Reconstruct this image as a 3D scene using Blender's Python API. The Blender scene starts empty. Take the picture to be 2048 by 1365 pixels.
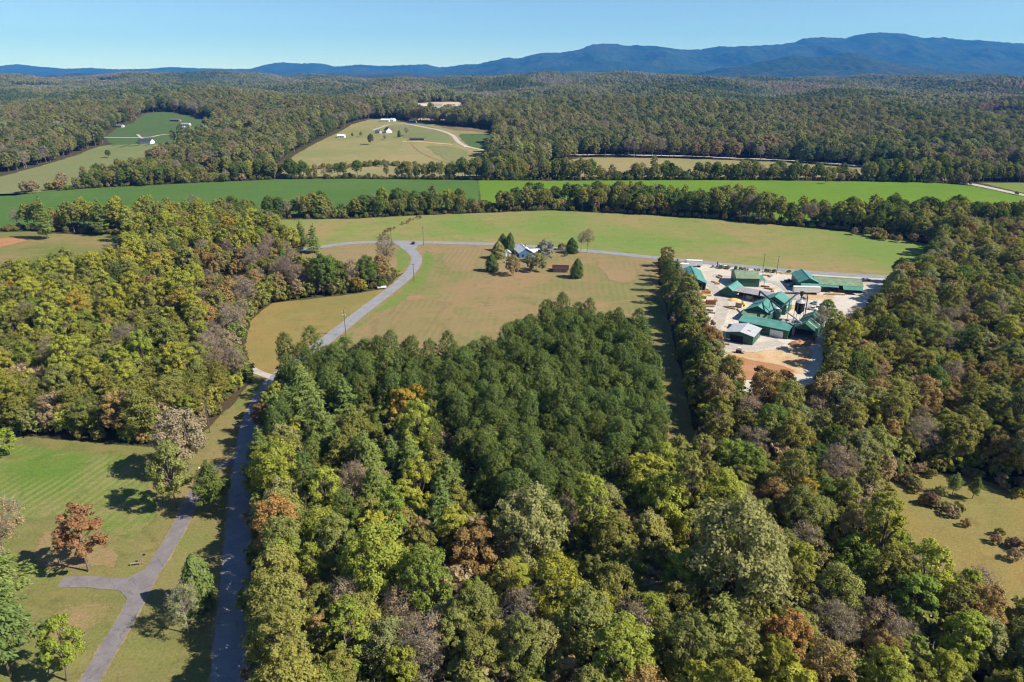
import bpy, bmesh, math, random
import numpy as np
from mathutils import Vector, Matrix, noise
from mathutils.geometry import delaunay_2d_cdt

SC = bpy.context.scene
COL = SC.collection
R = math.radians

# ------------------------------------------------------------------ camera
CAM_H, FPX, HORIZON_V = 105.0, 1384.0, 143.0          # metres; focal length in photo pixels (2048 wide)
PITCH = math.atan((682.5 - HORIZON_V) / FPX)
cam = bpy.data.cameras.new('camera')
cam.sensor_width = 36.0
cam.lens = 36.0 * FPX / 2048.0
cam.clip_start, cam.clip_end = 1.0, 60000.0
cam_o = bpy.data.objects.new('camera', cam)
cam_o.location = (0, 0, CAM_H)
cam_o.rotation_euler = (math.pi / 2 - PITCH, 0, 0)
COL.objects.link(cam_o)
SC.camera = cam_o

# ------------------------------------------------------------------ sky, sun, exposure
SUN_EL, SUN_AZ = R(42), R(-15)                          # azimuth from +X towards +Y
world = bpy.data.worlds.new('World')
SC.world = world
world.use_nodes = True
wn = world.node_tree
wn.nodes.clear()
sky = wn.nodes.new('ShaderNodeTexSky')
sky.sky_type = 'NISHITA'
sky.sun_disc = False
sky.sun_elevation = SUN_EL
sky.sun_rotation = math.pi / 2 - SUN_AZ
sky.altitude = 3000
sky.air_density, sky.dust_density, sky.ozone_density = 1.0, 0.0, 4.0
bg = wn.nodes.new('ShaderNodeBackground')
bg.inputs['Strength'].default_value = 0.088
wo = wn.nodes.new('ShaderNodeOutputWorld')
wn.links.new(sky.outputs[0], bg.inputs[0])
wn.links.new(bg.outputs[0], wo.inputs[0])

sun = bpy.data.lights.new('sun', 'SUN')
sun.energy = 5.0
sun.angle = R(0.53)
sun.color = (1.0, 0.94, 0.83)
sun_o = bpy.data.objects.new('sun', sun)
sun_dir = Vector((math.cos(SUN_EL) * math.cos(SUN_AZ), math.cos(SUN_EL) * math.sin(SUN_AZ), math.sin(SUN_EL)))
sun_o.rotation_euler = sun_dir.to_track_quat('Z', 'Y').to_euler()
sun_o.location = (300, 100, 400)
COL.objects.link(sun_o)

vs = SC.view_settings
vs.view_transform = 'Standard'
vs.look = 'None'
vs.exposure = 0.6
vs.gamma = 1.0
vs.use_curve_mapping = False

cy = SC.cycles
cy.use_denoising = True
cy.denoiser = 'OPENIMAGEDENOISE'
cy.denoising_prefilter = 'ACCURATE'
cy.max_bounces = 4
cy.diffuse_bounces = 2
cy.glossy_bounces = 2
cy.transmission_bounces = 3
cy.transparent_max_bounces = 8
cy.volume_bounces = 2
cy.use_adaptive_sampling = True
cy.adaptive_threshold = 0.02
cy.filter_width = 1.2

rng = random.Random(11)
nrg = np.random.default_rng(11)

# ------------------------------------------------------------------ terrain function and photo geometry
def sst(a, b, x):
    t = np.clip((np.asarray(x, float) - a) / (b - a), 0, 1)
    return t * t * (3 - 2 * t)

_w = []
_r2 = random.Random(5)
for L, n in ((420, 5), (900, 5), (2100, 5)):
    row = []
    for i in range(n):
        a = _r2.uniform(0, 2 * math.pi)
        k = 2 * math.pi / (L * _r2.uniform(.75, 1.35))
        row.append((k * math.cos(a), k * math.sin(a), _r2.uniform(0, 6.28)))
    _w.append(row)

def waves(i, x, y):
    return sum(np.sin(a * x + b * y + p) for a, b, p in _w[i]) / 2.2

def hgt(x, y):
    x = np.asarray(x, float); y = np.asarray(y, float)
    d = np.maximum(y, 0)
    z = 20 * sst(790, 1600, d) + 16 * sst(1600, 5000, d)
    z = z + sst(850, 1500, d) * (7 * waves(0, x, y) + 9 * waves(1, x, y))
    z = z + sst(1550, 2600, d) * (15 * waves(1, x + 900, y * 1.3) + 6 * waves(0, x, y + 300))
    z = z + sst(2200, 4200, d) * (17 * waves(2, x, y) + 6 * waves(1, x + 500, y))
    z = z + 13 * np.exp(-((x + 215) / 210) ** 2 - ((y - 1190) / 230) ** 2) * sst(800, 900, d)
    z = z + 9 * np.exp(-((x + 640) / 260) ** 2 - ((y - 1250) / 260) ** 2) * sst(800, 900, d)
    return z

def H1(x, y):
    return float(hgt(x, y))

CP, SP = math.cos(PITCH), math.sin(PITCH)

def ray(u, v):
    a, b = (u - 1024) / FPX, -(v - 682.5) / FPX
    return a, CP + b * SP, -SP + b * CP                # x, y, z per unit depth

def G(u, v, z=0.0):
    """Ground point under a photo pixel (z: how far above the ground the seen point is)."""
    dx, dy, dz = ray(u, v)
    t0 = (CAM_H - z) / -dz if dz < -1e-6 else 1e9
    if dz < -1e-6 and dy * t0 < 780:
        return dx * t0, dy * t0
    t = 760.0 / dy
    while t < 20000:
        t2 = t * 1.012
        if CAM_H + dz * t2 < H1(dx * t2, dy * t2) + z:
            for _ in range(12):
                m = (t + t2) / 2
                if CAM_H + dz * m < H1(dx * m, dy * m) + z:
                    t2 = m
                else:
                    t = m
            return dx * t2, dy * t2
        t = t2
    return dx * t, dy * t

def PX(x, y, z):
    """Photo pixel of world points (arrays)."""
    x = np.asarray(x, float); y = np.asarray(y, float); zz = np.asarray(z, float) - CAM_H
    dep = y * CP - zz * SP
    up = y * SP + zz * CP
    dep = np.where(dep < 1, 1, dep)
    return 1024 + FPX * x / dep, 682.5 - FPX * up / dep, dep

def GP(pts):
    return [G(*p) for p in pts]

def inside(poly, x, y):
    x = np.asarray(x, float); y = np.asarray(y, float)
    r = np.zeros(x.shape, bool)
    n = len(poly)
    for i in range(n):
        x1, y1 = poly[i]; x2, y2 = poly[(i + 1) % n]
        if y1 == y2:
            continue
        c = ((y1 > y) != (y2 > y)) & (x < (x2 - x1) * (y - y1) / (y2 - y1) + x1)
        r ^= c
    return r

def edge_dist(poly, x, y, closed=True):
    d = np.full(np.shape(x), 1e9)
    n = len(poly)
    for i in range(n if closed else n - 1):
        x1, y1 = poly[i]; x2, y2 = poly[(i + 1) % n]
        ex, ey = x2 - x1, y2 - y1
        t = np.clip(((x - x1) * ex + (y - y1) * ey) / (ex * ex + ey * ey + 1e-9), 0, 1)
        d = np.minimum(d, np.hypot(x - x1 - t * ex, y - y1 - t * ey))
    return d

# ------------------------------------------------------------------ object helpers
def tag(o, label=None, cat=None, group=None, kind=None):
    if label: o['label'] = label
    if cat: o['category'] = cat
    if group: o['group'] = group
    if kind: o['kind'] = kind
    return o

def mesh_obj(name, verts, faces, mat, parent=None, smooth=False):
    me = bpy.data.meshes.new(name)
    me.from_pydata([tuple(v) for v in verts], [], faces)
    for m in (mat if isinstance(mat, (list, tuple)) else [mat]):
        me.materials.append(m)
    if smooth:
        me.polygons.foreach_set('use_smooth', [True] * len(me.polygons))
    o = bpy.data.objects.new(name, me)
    COL.objects.link(o)
    if parent: o.parent = parent
    return o

def empty(name, loc, rz=0.0):
    o = bpy.data.objects.new(name, None)
    o.empty_display_size = 0.5
    o.location = loc
    o.rotation_euler = (0, 0, rz)
    COL.objects.link(o)
    return o

class MB:
    """collects boxes, tubes and prisms into one mesh"""
    def __init__(s):
        s.v, s.f = [], []
    def add(s, vs, fs):
        b = len(s.v)
        s.v += [tuple(v) for v in vs]
        s.f += [tuple(b + i for i in f) for f in fs]
        return s
    def box(s, c, d, rz=0.0, taper=1.0):
        x, y, z = [k / 2 for k in d]
        ca, sa = math.cos(rz), math.sin(rz)
        vs = []
        for sx, sy, sz in ((-1,-1,-1),(1,-1,-1),(1,1,-1),(-1,1,-1),(-1,-1,1),(1,-1,1),(1,1,1),(-1,1,1)):
            k = taper if sz > 0 else 1
            px, py = sx * x * k, sy * y * k
            vs.append((c[0] + px * ca - py * sa, c[1] + px * sa + py * ca, c[2] + sz * z))
        return s.add(vs, [(0,3,2,1),(4,5,6,7),(0,1,5,4),(1,2,6,5),(2,3,7,6),(3,0,4,7)])
    def tube(s, pts, rad, n=6, cap=True):
        pts = [Vector(p) for p in pts]
        if not isinstance(rad, (list, tuple)): rad = [rad] * len(pts)
        vs, fs = [], []
        for i, p in enumerate(pts):
            a = pts[max(i - 1, 0)]; b = pts[min(i + 1, len(pts) - 1)]
            t = (b - a).normalized()
            q = t.cross(Vector((0, 0, 1)) if abs(t.z) < .9 else Vector((1, 0, 0))).normalized()
            w = t.cross(q)
            for k in range(n):
                an = 2 * math.pi * k / n
                vs.append(p + (q * math.cos(an) + w * math.sin(an)) * rad[i])
        for i in range(len(pts) - 1):
            for k in range(n):
                fs.append((i*n+k, i*n+(k+1) % n, (i+1)*n+(k+1) % n, (i+1)*n+k))
        if cap:
            fs.append(tuple(range(n - 1, -1, -1)))
            fs.append(tuple((len(pts) - 1) * n + k for k in range(n)))
        return s.add(vs, fs)
    def prism(s, prof, y0, y1):
        """profile in x,z extruded along y"""
        n = len(prof)
        vs = [(x, y0, z) for x, z in prof] + [(x, y1, z) for x, z in prof]
        fs = [tuple(range(n)), tuple(range(2 * n - 1, n - 1, -1))]
        fs += [(i, i + n, (i + 1) % n + n, (i + 1) % n) for i in range(n)]
        return s.add(vs, fs)
    def slab(s, quad, th):
        """a flat plate: 4 corners, thickness downwards along the normal"""
        q = [Vector(p) for p in quad]
        nn = (q[1] - q[0]).cross(q[3] - q[0]).normalized() * th
        return s.add(q + [p - nn for p in q], [(0,1,2,3),(7,6,5,4),(0,4,5,1),(1,5,6,2),(2,6,7,3),(3,7,4,0)])
    def build(s, name, mat, parent=None, smooth=False):
        return mesh_obj(name, s.v, s.f, mat, parent, smooth)

# ------------------------------------------------------------------ materials
def nmat(name):
    m = bpy.data.materials.new(name)
    m.use_nodes = True
    nt = m.node_tree
    nt.nodes.clear()
    return m, nt

def nd(nt, t, **kw):
    n = nt.nodes.new(t)
    for k, v in kw.items():
        if k.startswith('i_'):
            key = k[2:]
            n.inputs[int(key) if key.isdigit() else key].default_value = v
        else:
            setattr(n, k, v)
    return n

def ramp(nt, fac, stops, interp='LINEAR'):
    r = nt.nodes.new('ShaderNodeValToRGB')
    r.color_ramp.interpolation = interp
    e = r.color_ramp.elements
    while len(e) > 1: e.remove(e[-1])
    e[0].position, e[0].color = stops[0][0], (*stops[0][1], 1)
    for p, c in stops[1:]:
        x = e.new(p); x.color = (*c, 1)
    nt.links.new(fac, r.inputs[0])
    return r.outputs[0]

def mix(nt, fac, a, b, mode='MIX'):
    m = nt.nodes.new('ShaderNodeMix')
    m.data_type = 'RGBA'
    m.blend_type = mode
    for s, v in ((0, fac), (6, a), (7, b)):
        if hasattr(v, 'type') and hasattr(v, 'links'):
            nt.links.new(v, m.inputs[s])
        elif s == 0:
            m.inputs[0].default_value = v
        else:
            m.inputs[s].default_value = (*v, 1)
    return m.outputs[2]

def noi(nt, co, scale, detail=5, rough=.6, dist=0.0, w=None):
    n = nd(nt, 'ShaderNodeTexNoise', i_Scale=scale, i_Detail=detail, i_Roughness=rough, i_Distortion=dist)
    nt.links.new(co, n.inputs['Vector'])
    return n.outputs['Fac']

def coords(nt, off=(0, 0, 0), scale=(1, 1, 1), rot=0.0):
    g = nt.nodes.new('ShaderNodeNewGeometry')
    mp = nd(nt, 'ShaderNodeMapping')
    mp.inputs['Location'].default_value = off
    mp.inputs['Scale'].default_value = scale
    mp.inputs['Rotation'].default_value = (0, 0, rot)
    nt.links.new(g.outputs['Position'], mp.inputs[0])
    return mp.outputs[0]

def finish(nt, colr, rough=.85, spec=.15, bump=None, bstr=.4, bdist=.1, metal=0.0):
    p = nd(nt, 'ShaderNodeBsdfPrincipled')
    if isinstance(colr, tuple): p.inputs['Base Color'].default_value = (*colr, 1)
    else: nt.links.new(colr, p.inputs['Base Color'])
    p.inputs['Roughness'].default_value = rough
    p.inputs['Specular IOR Level'].default_value = spec
    p.inputs['Metallic'].default_value = metal
    if bump is not None:
        b = nd(nt, 'ShaderNodeBump', i_Strength=bstr, i_Distance=bdist)
        nt.links.new(bump, b.inputs['Height'])
        nt.links.new(b.outputs[0], p.inputs['Normal'])
    o = nt.nodes.new('ShaderNodeOutputMaterial')
    nt.links.new(p.outputs[0], o.inputs[0])

def field_mat(name, a, b, c, big=.012, mid=.07, off=0.0, stripes=None, scol=None, samt=.5, bias=.5):
    """meadow or crop: two grass tones in large patches, a bare-soil tone in smaller ones, mown or drilled rows"""
    m, nt = nmat(name)
    co = coords(nt, (off, off * 1.7, 0))
    n1 = noi(nt, co, big, 5, .62, .4)
    n2 = noi(nt, co, mid, 6, .65, .6)
    n3 = noi(nt, co, 1.6, 4, .7)
    col = mix(nt, ramp(nt, n1, [(bias - .13, (0, 0, 0)), (bias + .13, (1, 1, 1))]), a, b)
    col = mix(nt, ramp(nt, n2, [(.5, (0, 0, 0)), (.72, (.85, .85, .85))]), col, c)
    if stripes:
        wl, rot, dist = stripes
        cs = coords(nt, (off, 0, 0), (1, 1, 1), rot)
        wv = nd(nt, 'ShaderNodeTexWave', i_Scale=6.283 / (20 * wl) * 1.0)
        wv.inputs['Distortion'].default_value = dist
        wv.inputs['Detail'].default_value = 2.0
        wv.inputs['Detail Scale'].default_value = .35
        nt.links.new(cs, wv.inputs['Vector'])
        msk = noi(nt, co, .03, 3, .5)
        f = nd(nt, 'ShaderNodeMath', operation='MULTIPLY')
        nt.links.new(ramp(nt, wv.outputs['Fac'], [(.35, (0, 0, 0)), (.8, (1, 1, 1))]), f.inputs[0])
        nt.links.new(ramp(nt, msk, [(.38, (0, 0, 0)), (.56, (samt, samt, samt))]), f.inputs[1])
        col = mix(nt, f.outputs[0], col, scol)
    n4 = noi(nt, co, .16, 6, .7, 1.2)
    col = mix(nt, ramp(nt, n4, [(.52, (0, 0, 0)), (.7, (.55, .55, .55))]), col, tuple(x * .62 for x in a))
    n5 = noi(nt, coords(nt, (off * 3, 7, 0), (.35, 1.6, 1), .5), .05, 5, .7, 2.0)
    col = mix(nt, ramp(nt, n5, [(.55, (0, 0, 0)), (.75, (.5, .5, .5))]), col, tuple(min(1, x * 1.3) for x in b))
    v = ramp(nt, n3, [(.25, (.72, .72, .72)), (.75, (1.25, 1.25, 1.25))])
    col = mix(nt, 1.0, col, v, 'MULTIPLY')
    finish(nt, col, .95, .05, n3, .6, .25)
    # grass and soil thin out raggedly towards the edge of the piece
    at = nd(nt, 'ShaderNodeAttribute', attribute_name='cover')
    nb = noi(nt, co, .5, 9, .82, .6)
    ad = nd(nt, 'ShaderNodeMath', operation='ADD'); nt.links.new(at.outputs['Fac'], ad.inputs[0]); nt.links.new(nb, ad.inputs[1])
    al = ramp(nt, ad.outputs[0], [(.80, (0, 0, 0)), (.805, (1, 1, 1))])
    out = [n for n in nt.nodes if n.type == 'OUTPUT_MATERIAL'][0]
    pb = [n for n in nt.nodes if n.type == 'BSDF_PRINCIPLED'][0]
    tb = nd(nt, 'ShaderNodeBsdfTransparent'); ms = nd(nt, 'ShaderNodeMixShader')
    nt.links.new(al, ms.inputs[0]); nt.links.new(tb.outputs[0], ms.inputs[1]); nt.links.new(pb.outputs[0], ms.inputs[2]); nt.links.new(ms.outputs[0], out.inputs[0])
    return m

def plain_mat(name, c, rough=.7, spec=.3, var=.18, scale=.8, metal=0.0, ribs=None):
    m, nt = nmat(name)
    tc = nt.nodes.new('ShaderNodeTexCoord')
    n = noi(nt, tc.outputs['Object'], scale, 5, .6)
    v = ramp(nt, n, [(.3, (1 - var,) * 3), (.7, (1 + var,) * 3)])
    col = mix(nt, 1.0, c, v, 'MULTIPLY')
    bump = None
    if ribs:
        w = nd(nt, 'ShaderNodeTexWave', bands_direction=ribs[0], i_Scale=6.283 / (20 * ribs[1]))
        nt.links.new(tc.outputs['Object'], w.inputs['Vector'])
        bump = w.outputs['Fac']
        col = mix(nt, ramp(nt, bump, [(.0, (.35,) * 3), (.35, (0, 0, 0))]), col, tuple(k * .6 for k in c))
    finish(nt, col, rough, spec, bump, .5, .05, metal)
    return m

# ================================================================== THE LAND
def m_ground():
    m, nt = nmat('forest_floor')
    co = coords(nt)
    n = noi(nt, co, .05, 6, .65, .5); n2 = noi(nt, co, .8, 5, .7)
    col = mix(nt, ramp(nt, n, [(.4, (0, 0, 0)), (.65, (1, 1, 1))]), (.085, .062, .036), (.055, .06, .025))
    col = mix(nt, 1.0, col, ramp(nt, n2, [(.25, (.6,) * 3), (.75, (1.4,) * 3)]), 'MULTIPLY')
    finish(nt, col, .95, .05, n2, .7, .4)
    return m

def m_far_forest():
    m, nt = nmat('forest_cover')
    co = coords(nt)
    n = noi(nt, co, .004, 6, .7, .5); n2 = noi(nt, co, .03, 6, .75)
    col = ramp(nt, n, [(.3, (.03, .045, .018)), (.5, (.055, .058, .026)), (.62, (.075, .06, .034)), (.75, (.04, .055, .02))])
    col = mix(nt, 1.0, col, ramp(nt, n2, [(.3, (.5,) * 3), (.7, (1.5,) * 3)]), 'MULTIPLY')
    finish(nt, col, .95, .02, n2, 1.0, 14.0)
    return m

M_GROUND, M_FARFOREST = m_ground(), m_far_forest()

rows = [-260, -150, -60] + list(np.linspace(20, 770, 12)) + list(np.arange(784, 3200, 14.0))
while rows[-1] < 16000: rows.append(rows[-1] * 1.035)
ss = np.linspace(-1.2, 1.2, 167)
vx, vy = [], []
for y in rows:
    vx.append(ss * (max(y, 0) + 330)); vy.append(np.full(ss.shape, y))
vx = np.concatenate(vx); vy = np.concatenate(vy); vz = hgt(vx, vy)
# the land sinks away a little at the far rim so the plain ends below the hills
vz = vz - 60 * sst(12500, 16500, vy)
NC = len(ss)
faces = [(i * NC + j, i * NC + j + 1, (i + 1) * NC + j + 1, (i + 1) * NC + j) for i in range(len(rows) - 1) for j in range(NC - 1)]
ground = mesh_obj('ground', np.stack([vx, vy, vz], 1).tolist(), faces, [M_GROUND, M_FARFOREST], smooth=True)
ground.data.polygons.foreach_set('material_index', [1 if rows[f[0] // NC] > 4600 else 0 for f in faces])
tag(ground, 'rolling leaf-littered land running out to the blue hills', 'ground', kind='structure')

def rough_edge(poly, step, amp, seed=0):
    out = []
    n = len(poly)
    for i in range(n):
        a, b = Vector(poly[i]), Vector(poly[(i + 1) % n])
        L = (b - a).length
        k = max(1, int(L / step))
        nrm = Vector((-(b - a).y, (b - a).x)).normalized() if L > 0 else Vector((0, 0))
        for j in range(k):
            p = a.lerp(b, j / k)
            d = noise.noise(Vector((p.x * .13, p.y * .13, seed))) * amp + noise.noise(Vector((p.x * .5, p.y * .5, seed + 9))) * amp * .5
            out.append(p + nrm * d)
    return out

def cover_attr(o, c):
    o.data.attributes.new('cover', 'FLOAT', 'POINT').data.foreach_set('value', np.asarray(c, np.float32))

def sheet(name, pts, mat, off, label, cat, amp=1.0, step=None, seed=0, world=False, feather=None):
    """a piece of open land laid on the ground sheet; cover runs from 0 at its edge to 1 inside"""
    poly = pts if world else GP(pts)
    far = max(p[1] for p in poly) > 770
    if feather is None: feather = 9.0 if far else (8.0 if off > .055 else 2.4)
    edge = rough_edge(poly, 12 if far else 2.5, amp, seed)
    vs = list(edge)
    ed = [(i, (i + 1) % len(edge)) for i in range(len(edge))]
    xs0, xs1 = min(p[0] for p in poly), max(p[0] for p in poly)
    ys0, ys1 = min(p[1] for p in poly), max(p[1] for p in poly)
    ep = [(p.x, p.y) for p in edge]
    coarse = [(p.x, p.y) for p in edge[::2]] if len(edge) > 200 else ep
    if far or feather > 0:
        g = max(16.0 if far else feather * .7, math.sqrt((xs1 - xs0) * (ys1 - ys0) / 26000))
        gx, gy = np.meshgrid(np.arange(xs0, xs1, g), np.arange(ys0, ys1, g)); gx = gx.ravel(); gy = gy.ravel()
        k = inside(ep, gx, gy)
        gx, gy = gx[k], gy[k]
        d = edge_dist(coarse, gx, gy)
        k = (d > g * .3) & ((d < feather * 2.2 + g) | far | (np.arange(len(gx)) % 9 == 0))
        vs += [Vector((p, r)) for p, r in zip(gx[k], gy[k])]
    co, _, fc, *_r = delaunay_2d_cdt(vs, ed, [list(range(len(edge)))], 1, 1e-4)
    x = np.array([c[0] for c in co]); y = np.array([c[1] for c in co])
    z = hgt(x, y) + off * np.where(y > 770, np.clip((y - 770) / 60, 0, 1) * 9 + 1, 1)
    fc = [tuple(f) for f in fc]
    o = mesh_obj(name, np.stack([x, y, z], 1).tolist(), fc, mat)
    me = o.data
    if len(me.polygons) and sum(p.normal.z for p in me.polygons) < 0:
        me.flip_normals()
    cover_attr(o, np.clip(edge_dist(coarse, x, y) / max(feather, .01), 0, 1) if feather > 0 else np.ones(len(x)))
    tag(o, label, cat, kind='structure')
    return poly

def smooth_path(p, step=4.0):
    p = [Vector((a[0], a[1])) for a in p]
    out = []
    for i in range(len(p) - 1):
        a, b, c, d = p[max(i - 1, 0)], p[i], p[i + 1], p[min(i + 2, len(p) - 1)]
        n = max(2, int((c - b).length / step))
        for j in range(n):
            t = j / n
            out.append(.5 * ((2 * b) + (c - a) * t + (2 * a - 5 * b + 4 * c - d) * t * t + (3 * b - a - 3 * c + d) * t ** 3))
    out.append(p[-1])
    return out

def ribbon(name, pts, w, mat, off, label, cat, amp=.0, world=False, kind='structure'):
    path = smooth_path(pts if world else GP(pts))
    vs, fs = [], []
    for i, p in enumerate(path):
        t = (path[min(i + 1, len(path) - 1)] - path[max(i - 1, 0)]).normalized()
        n = Vector((-t.y, t.x))
        for k, s in enumerate((-.5, -.17, .17, .5)):
            e = noise.noise(Vector((p.x * .35, p.y * .35, k))) * amp if abs(s) == .5 else 0
            q = p + n * (s * w + e)
            z = H1(q.x, q.y) + off * (1 + 9 * min(1, max(0, (q.y - 770) / 60)))
            vs.append((q.x, q.y, z))
        if i:
            b = (i - 1) * 4
            for k in range(3):
                fs.append((b + k, b + 4 + k, b + 5 + k, b + 1 + k))
    o = mesh_obj(name, vs, fs, mat)
    if sum(p.normal.z for p in o.data.polygons) < 0: o.data.flip_normals()
    cover_attr(o, [.12, 1, 1, .12] * len(path))
    tag(o, label, cat, kind=kind)
    return [(p.x, p.y) for p in path]

def m_road(name, c, c2):
    m, nt = nmat(name)
    co = coords(nt)
    n = noi(nt, co, .25, 6, .65, .3); n2 = noi(nt, co, 6, 3, .6)
    cr = nd(nt, 'ShaderNodeTexVoronoi', feature='DISTANCE_TO_EDGE', i_Scale=.16)
    wv = nd(nt, 'ShaderNodeVectorMath', operation='ADD')
    dn = nd(nt, 'ShaderNodeTexNoise', i_Scale=.3, i_Detail=4.0)
    nt.links.new(co, dn.inputs['Vector'])
    sc = nd(nt, 'ShaderNodeVectorMath', operation='SCALE', i_Scale=5.0)
    nt.links.new(dn.outputs['Color'], sc.inputs[0])
    nt.links.new(co, wv.inputs[0]); nt.links.new(sc.outputs[0], wv.inputs[1])
    nt.links.new(wv.outputs[0], cr.inputs['Vector'])
    col = mix(nt, ramp(nt, n, [(.35, (0, 0, 0)), (.65, (1, 1, 1))]), c, c2)
    col = mix(nt, ramp(nt, cr.outputs['Distance'], [(0.0, (.55,) * 3), (.02, (0, 0, 0))]), col, tuple(k * .5 for k in c))
    col = mix(nt, 1.0, col, ramp(nt, n2, [(.3, (.85,) * 3), (.7, (1.15,) * 3)]), 'MULTIPLY')
    finish(nt, col, .9, .2, n2, .3, .02)
    return m

M_ASPHALT = m_road('worn_asphalt', (.235, .232, .252), (.295, .29, .308))
M_DRIVE = m_road('driveway_asphalt', (.17, .15, .155), (.23, .205, .205))
M_GRAVEL = m_road('pale_gravel', (.40, .35, .31), (.50, .44, .39))
M_LAWN = field_mat('yard_grass', (.155, .165, .05), (.25, .195, .085), (.17, .20, .05), .02, .06, 3)
M_YARDFIELD = field_mat('drilled_field', (.12, .19, .035), (.19, .20, .06), (.30, .21, .115), .03, .07, 7, (2.5, R(14), 3.0), (.27, .25, .10), .55)
M_LEAFY = field_mat('leaf_strewn_grass', (.29, .20, .10), (.22, .19, .075), (.32, .20, .115), .05, .12, 95)
M_MEADOW = field_mat('dry_meadow', (.285, .20, .07), (.20, .185, .062), (.28, .22, .09), .016, .05, 12)
M_CFIELD = field_mat('mown_field', (.195, .19, .07), (.30, .195, .105), (.165, .20, .06), .02, .05, 21, (3.4, R(4), 2.4), (.31, .21, .12), .3)
M_BFIELD = field_mat('back_field', (.165, .23, .055), (.31, .215, .105), (.145, .245, .045), .0075, .018, 33, bias=.53)
M_SOY = field_mat('dark_crop', (.088, .155, .036), (.074, .14, .032), (.10, .165, .04), .006, .012, 40)
M_GREEN = field_mat('bright_crop', (.135, .225, .024), (.115, .205, .024), (.16, .235, .03), .006, .014, 44, (9, R(84), .5), (.10, .17, .02), .35)
M_TAN = field_mat('tan_pasture', (.28, .235, .105), (.215, .215, .085), (.34, .245, .135), .008, .025, 52)
M_OLIVE = field_mat('olive_pasture', (.205, .205, .09), (.165, .19, .072), (.23, .205, .10), .006, .02, 58)
M_BROWNF = field_mat('bare_brown_field', (.305, .205, .115), (.24, .19, .085), (.29, .20, .11), .02, .05, 61, (3.2, R(6), 1.2), (.19, .185, .07), .6)
M_RED = field_mat('red_soil', (.42, .20, .10), (.38, .19, .10), (.45, .25, .14), .02, .06, 66)
M_SAND = field_mat('sandy_dirt', (.50, .32, .17), (.58, .43, .26), (.47, .25, .12), .05, .12, 70)
M_YARD = field_mat('gravel_yard', (.52, .46, .40), (.60, .54, .48), (.48, .38, .28), .03, .08, 74)
M_GRAVEL2 = field_mat('rutted_gravel', (.40, .37, .34), (.46, .42, .38), (.36, .31, .26), .06, .15, 98)
M_VIVID = field_mat('lush_grass', (.145, .215, .045), (.175, .21, .055), (.21, .20, .075), .02, .06, 77)
M_SCRUBG = field_mat('scrub_green', (.07, .13, .035), (.09, .125, .045), (.12, .12, .06), .02, .06, 79)
M_BROWNS = field_mat('brown_sedge', (.20, .135, .085), (.17, .125, .07), (.21, .17, .09), .02, .06, 82)

OPEN = []            # ground polygons without trees
def opensheet(*a, **k):
    p = sheet(*a, **k); OPEN.append(p); return p

# lower-left yard, the strip beside the road
YARD = [(-900, 840), (-300, 862), (0, 866), (150, 880), (300, 893), (400, 868), (432, 838), (470, 800), (498, 762), (505, 738), (548, 752), (536, 800),
        (512, 850), (504, 930), (497, 1000), (487, 1130), (476, 1250), (470, 1365), (455, 1700), (-900, 1700)]
opensheet('lawn', YARD, M_LAWN, .03, 'mown yellow-green lawn around the forked driveway', 'lawn', .8)
sheet('field', [(-700, 858), (0, 876), (140, 892), (285, 905), (285, 930), (330, 1000), (345, 1030), (300, 1065), (265, 1100), (215, 1090), (150, 1045), (70, 1050), (0, 1050), (-500, 1060)],
      M_YARDFIELD, .06, 'curved green drilled rows in the small field beside the driveway', 'field', 1.6, seed=3)
sheet('bare_ground', [(40, 1065), (110, 1050), (170, 1040), (235, 1075), (270, 1105), (262, 1146), (180, 1152), (110, 1158), (60, 1150)], M_LEAFY, .068, 'brown leaf-strewn ground around the rust-topped tree', 'bare ground', 2.2, seed=51)
sheet('bare_ground', [(150, 1188), (232, 1184), (248, 1210), (225, 1262), (150, 1300), (40, 1320), (60, 1240)], M_LEAFY, .068, 'worn tan patch of lawn inside the driveway fork', 'bare ground', 2.2, seed=52)
sheet('bare_ground', [(392, 925), (432, 925), (428, 945), (398, 985), (375, 1010), (368, 1000)], M_RED, .072, 'reddish bare soil beside the driveway mouth', 'bare ground', .8, seed=53)
# meadow west of the road, central field with the grass strip
ROADC = [(452, 1600), (457, 1365), (463, 1250), (473, 1130), (483, 1000), (490, 930), (500, 860), (522, 800), (556, 755), (598, 722), (660, 675), (740, 612), (798, 568), (826, 538), (833, 516), (820, 500), (803, 486)]
MEADOW = [(500, 740), (486, 690), (500, 640), (540, 606), (640, 596), (720, 586), (765, 578), (806, 545), (822, 525), (833, 520), (798, 568), (740, 612), (660, 675), (598, 722), (550, 756)]
opensheet('meadow', MEADOW, M_MEADOW, .03, 'tan mown meadow between the pale road and the brown trees', 'meadow', 1.2, seed=5)
CFIELD = [(556, 755), (598, 722), (660, 675), (740, 612), (798, 568), (828, 538), (836, 518), (822, 500), (806, 485), (960, 488), (1080, 495), (1200, 504), (1320, 516), (1318, 560), (1336, 620), (1355, 700),
          (1377, 800), (1402, 890), (1385, 935), (1310, 935), (1330, 905), (1338, 880, 4), (1330, 800, 10), (1316, 720, 13), (1300, 652, 15), (1240, 627, 16), (1160, 612, 16), (1080, 618, 16), (1010, 650, 16), (985, 692, 16),
          (940, 696, 16), (850, 700, 16), (750, 694, 16), (640, 682, 16), (590, 706, 16)]
opensheet('field', CFIELD, M_CFIELD, .03, 'tan and green mown field around the white farmhouse', 'field', 1.0, seed=8)
sheet('bare_soil', [(700, 700), (735, 640), (790, 600), (860, 590), (930, 600), (900, 640), (950, 690), (930, 730), (800, 740)], M_BROWNF, .06, 'worn reddish bare patch in the mown field beside the pines', 'bare soil', 6, seed=9, feather=16)
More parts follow.
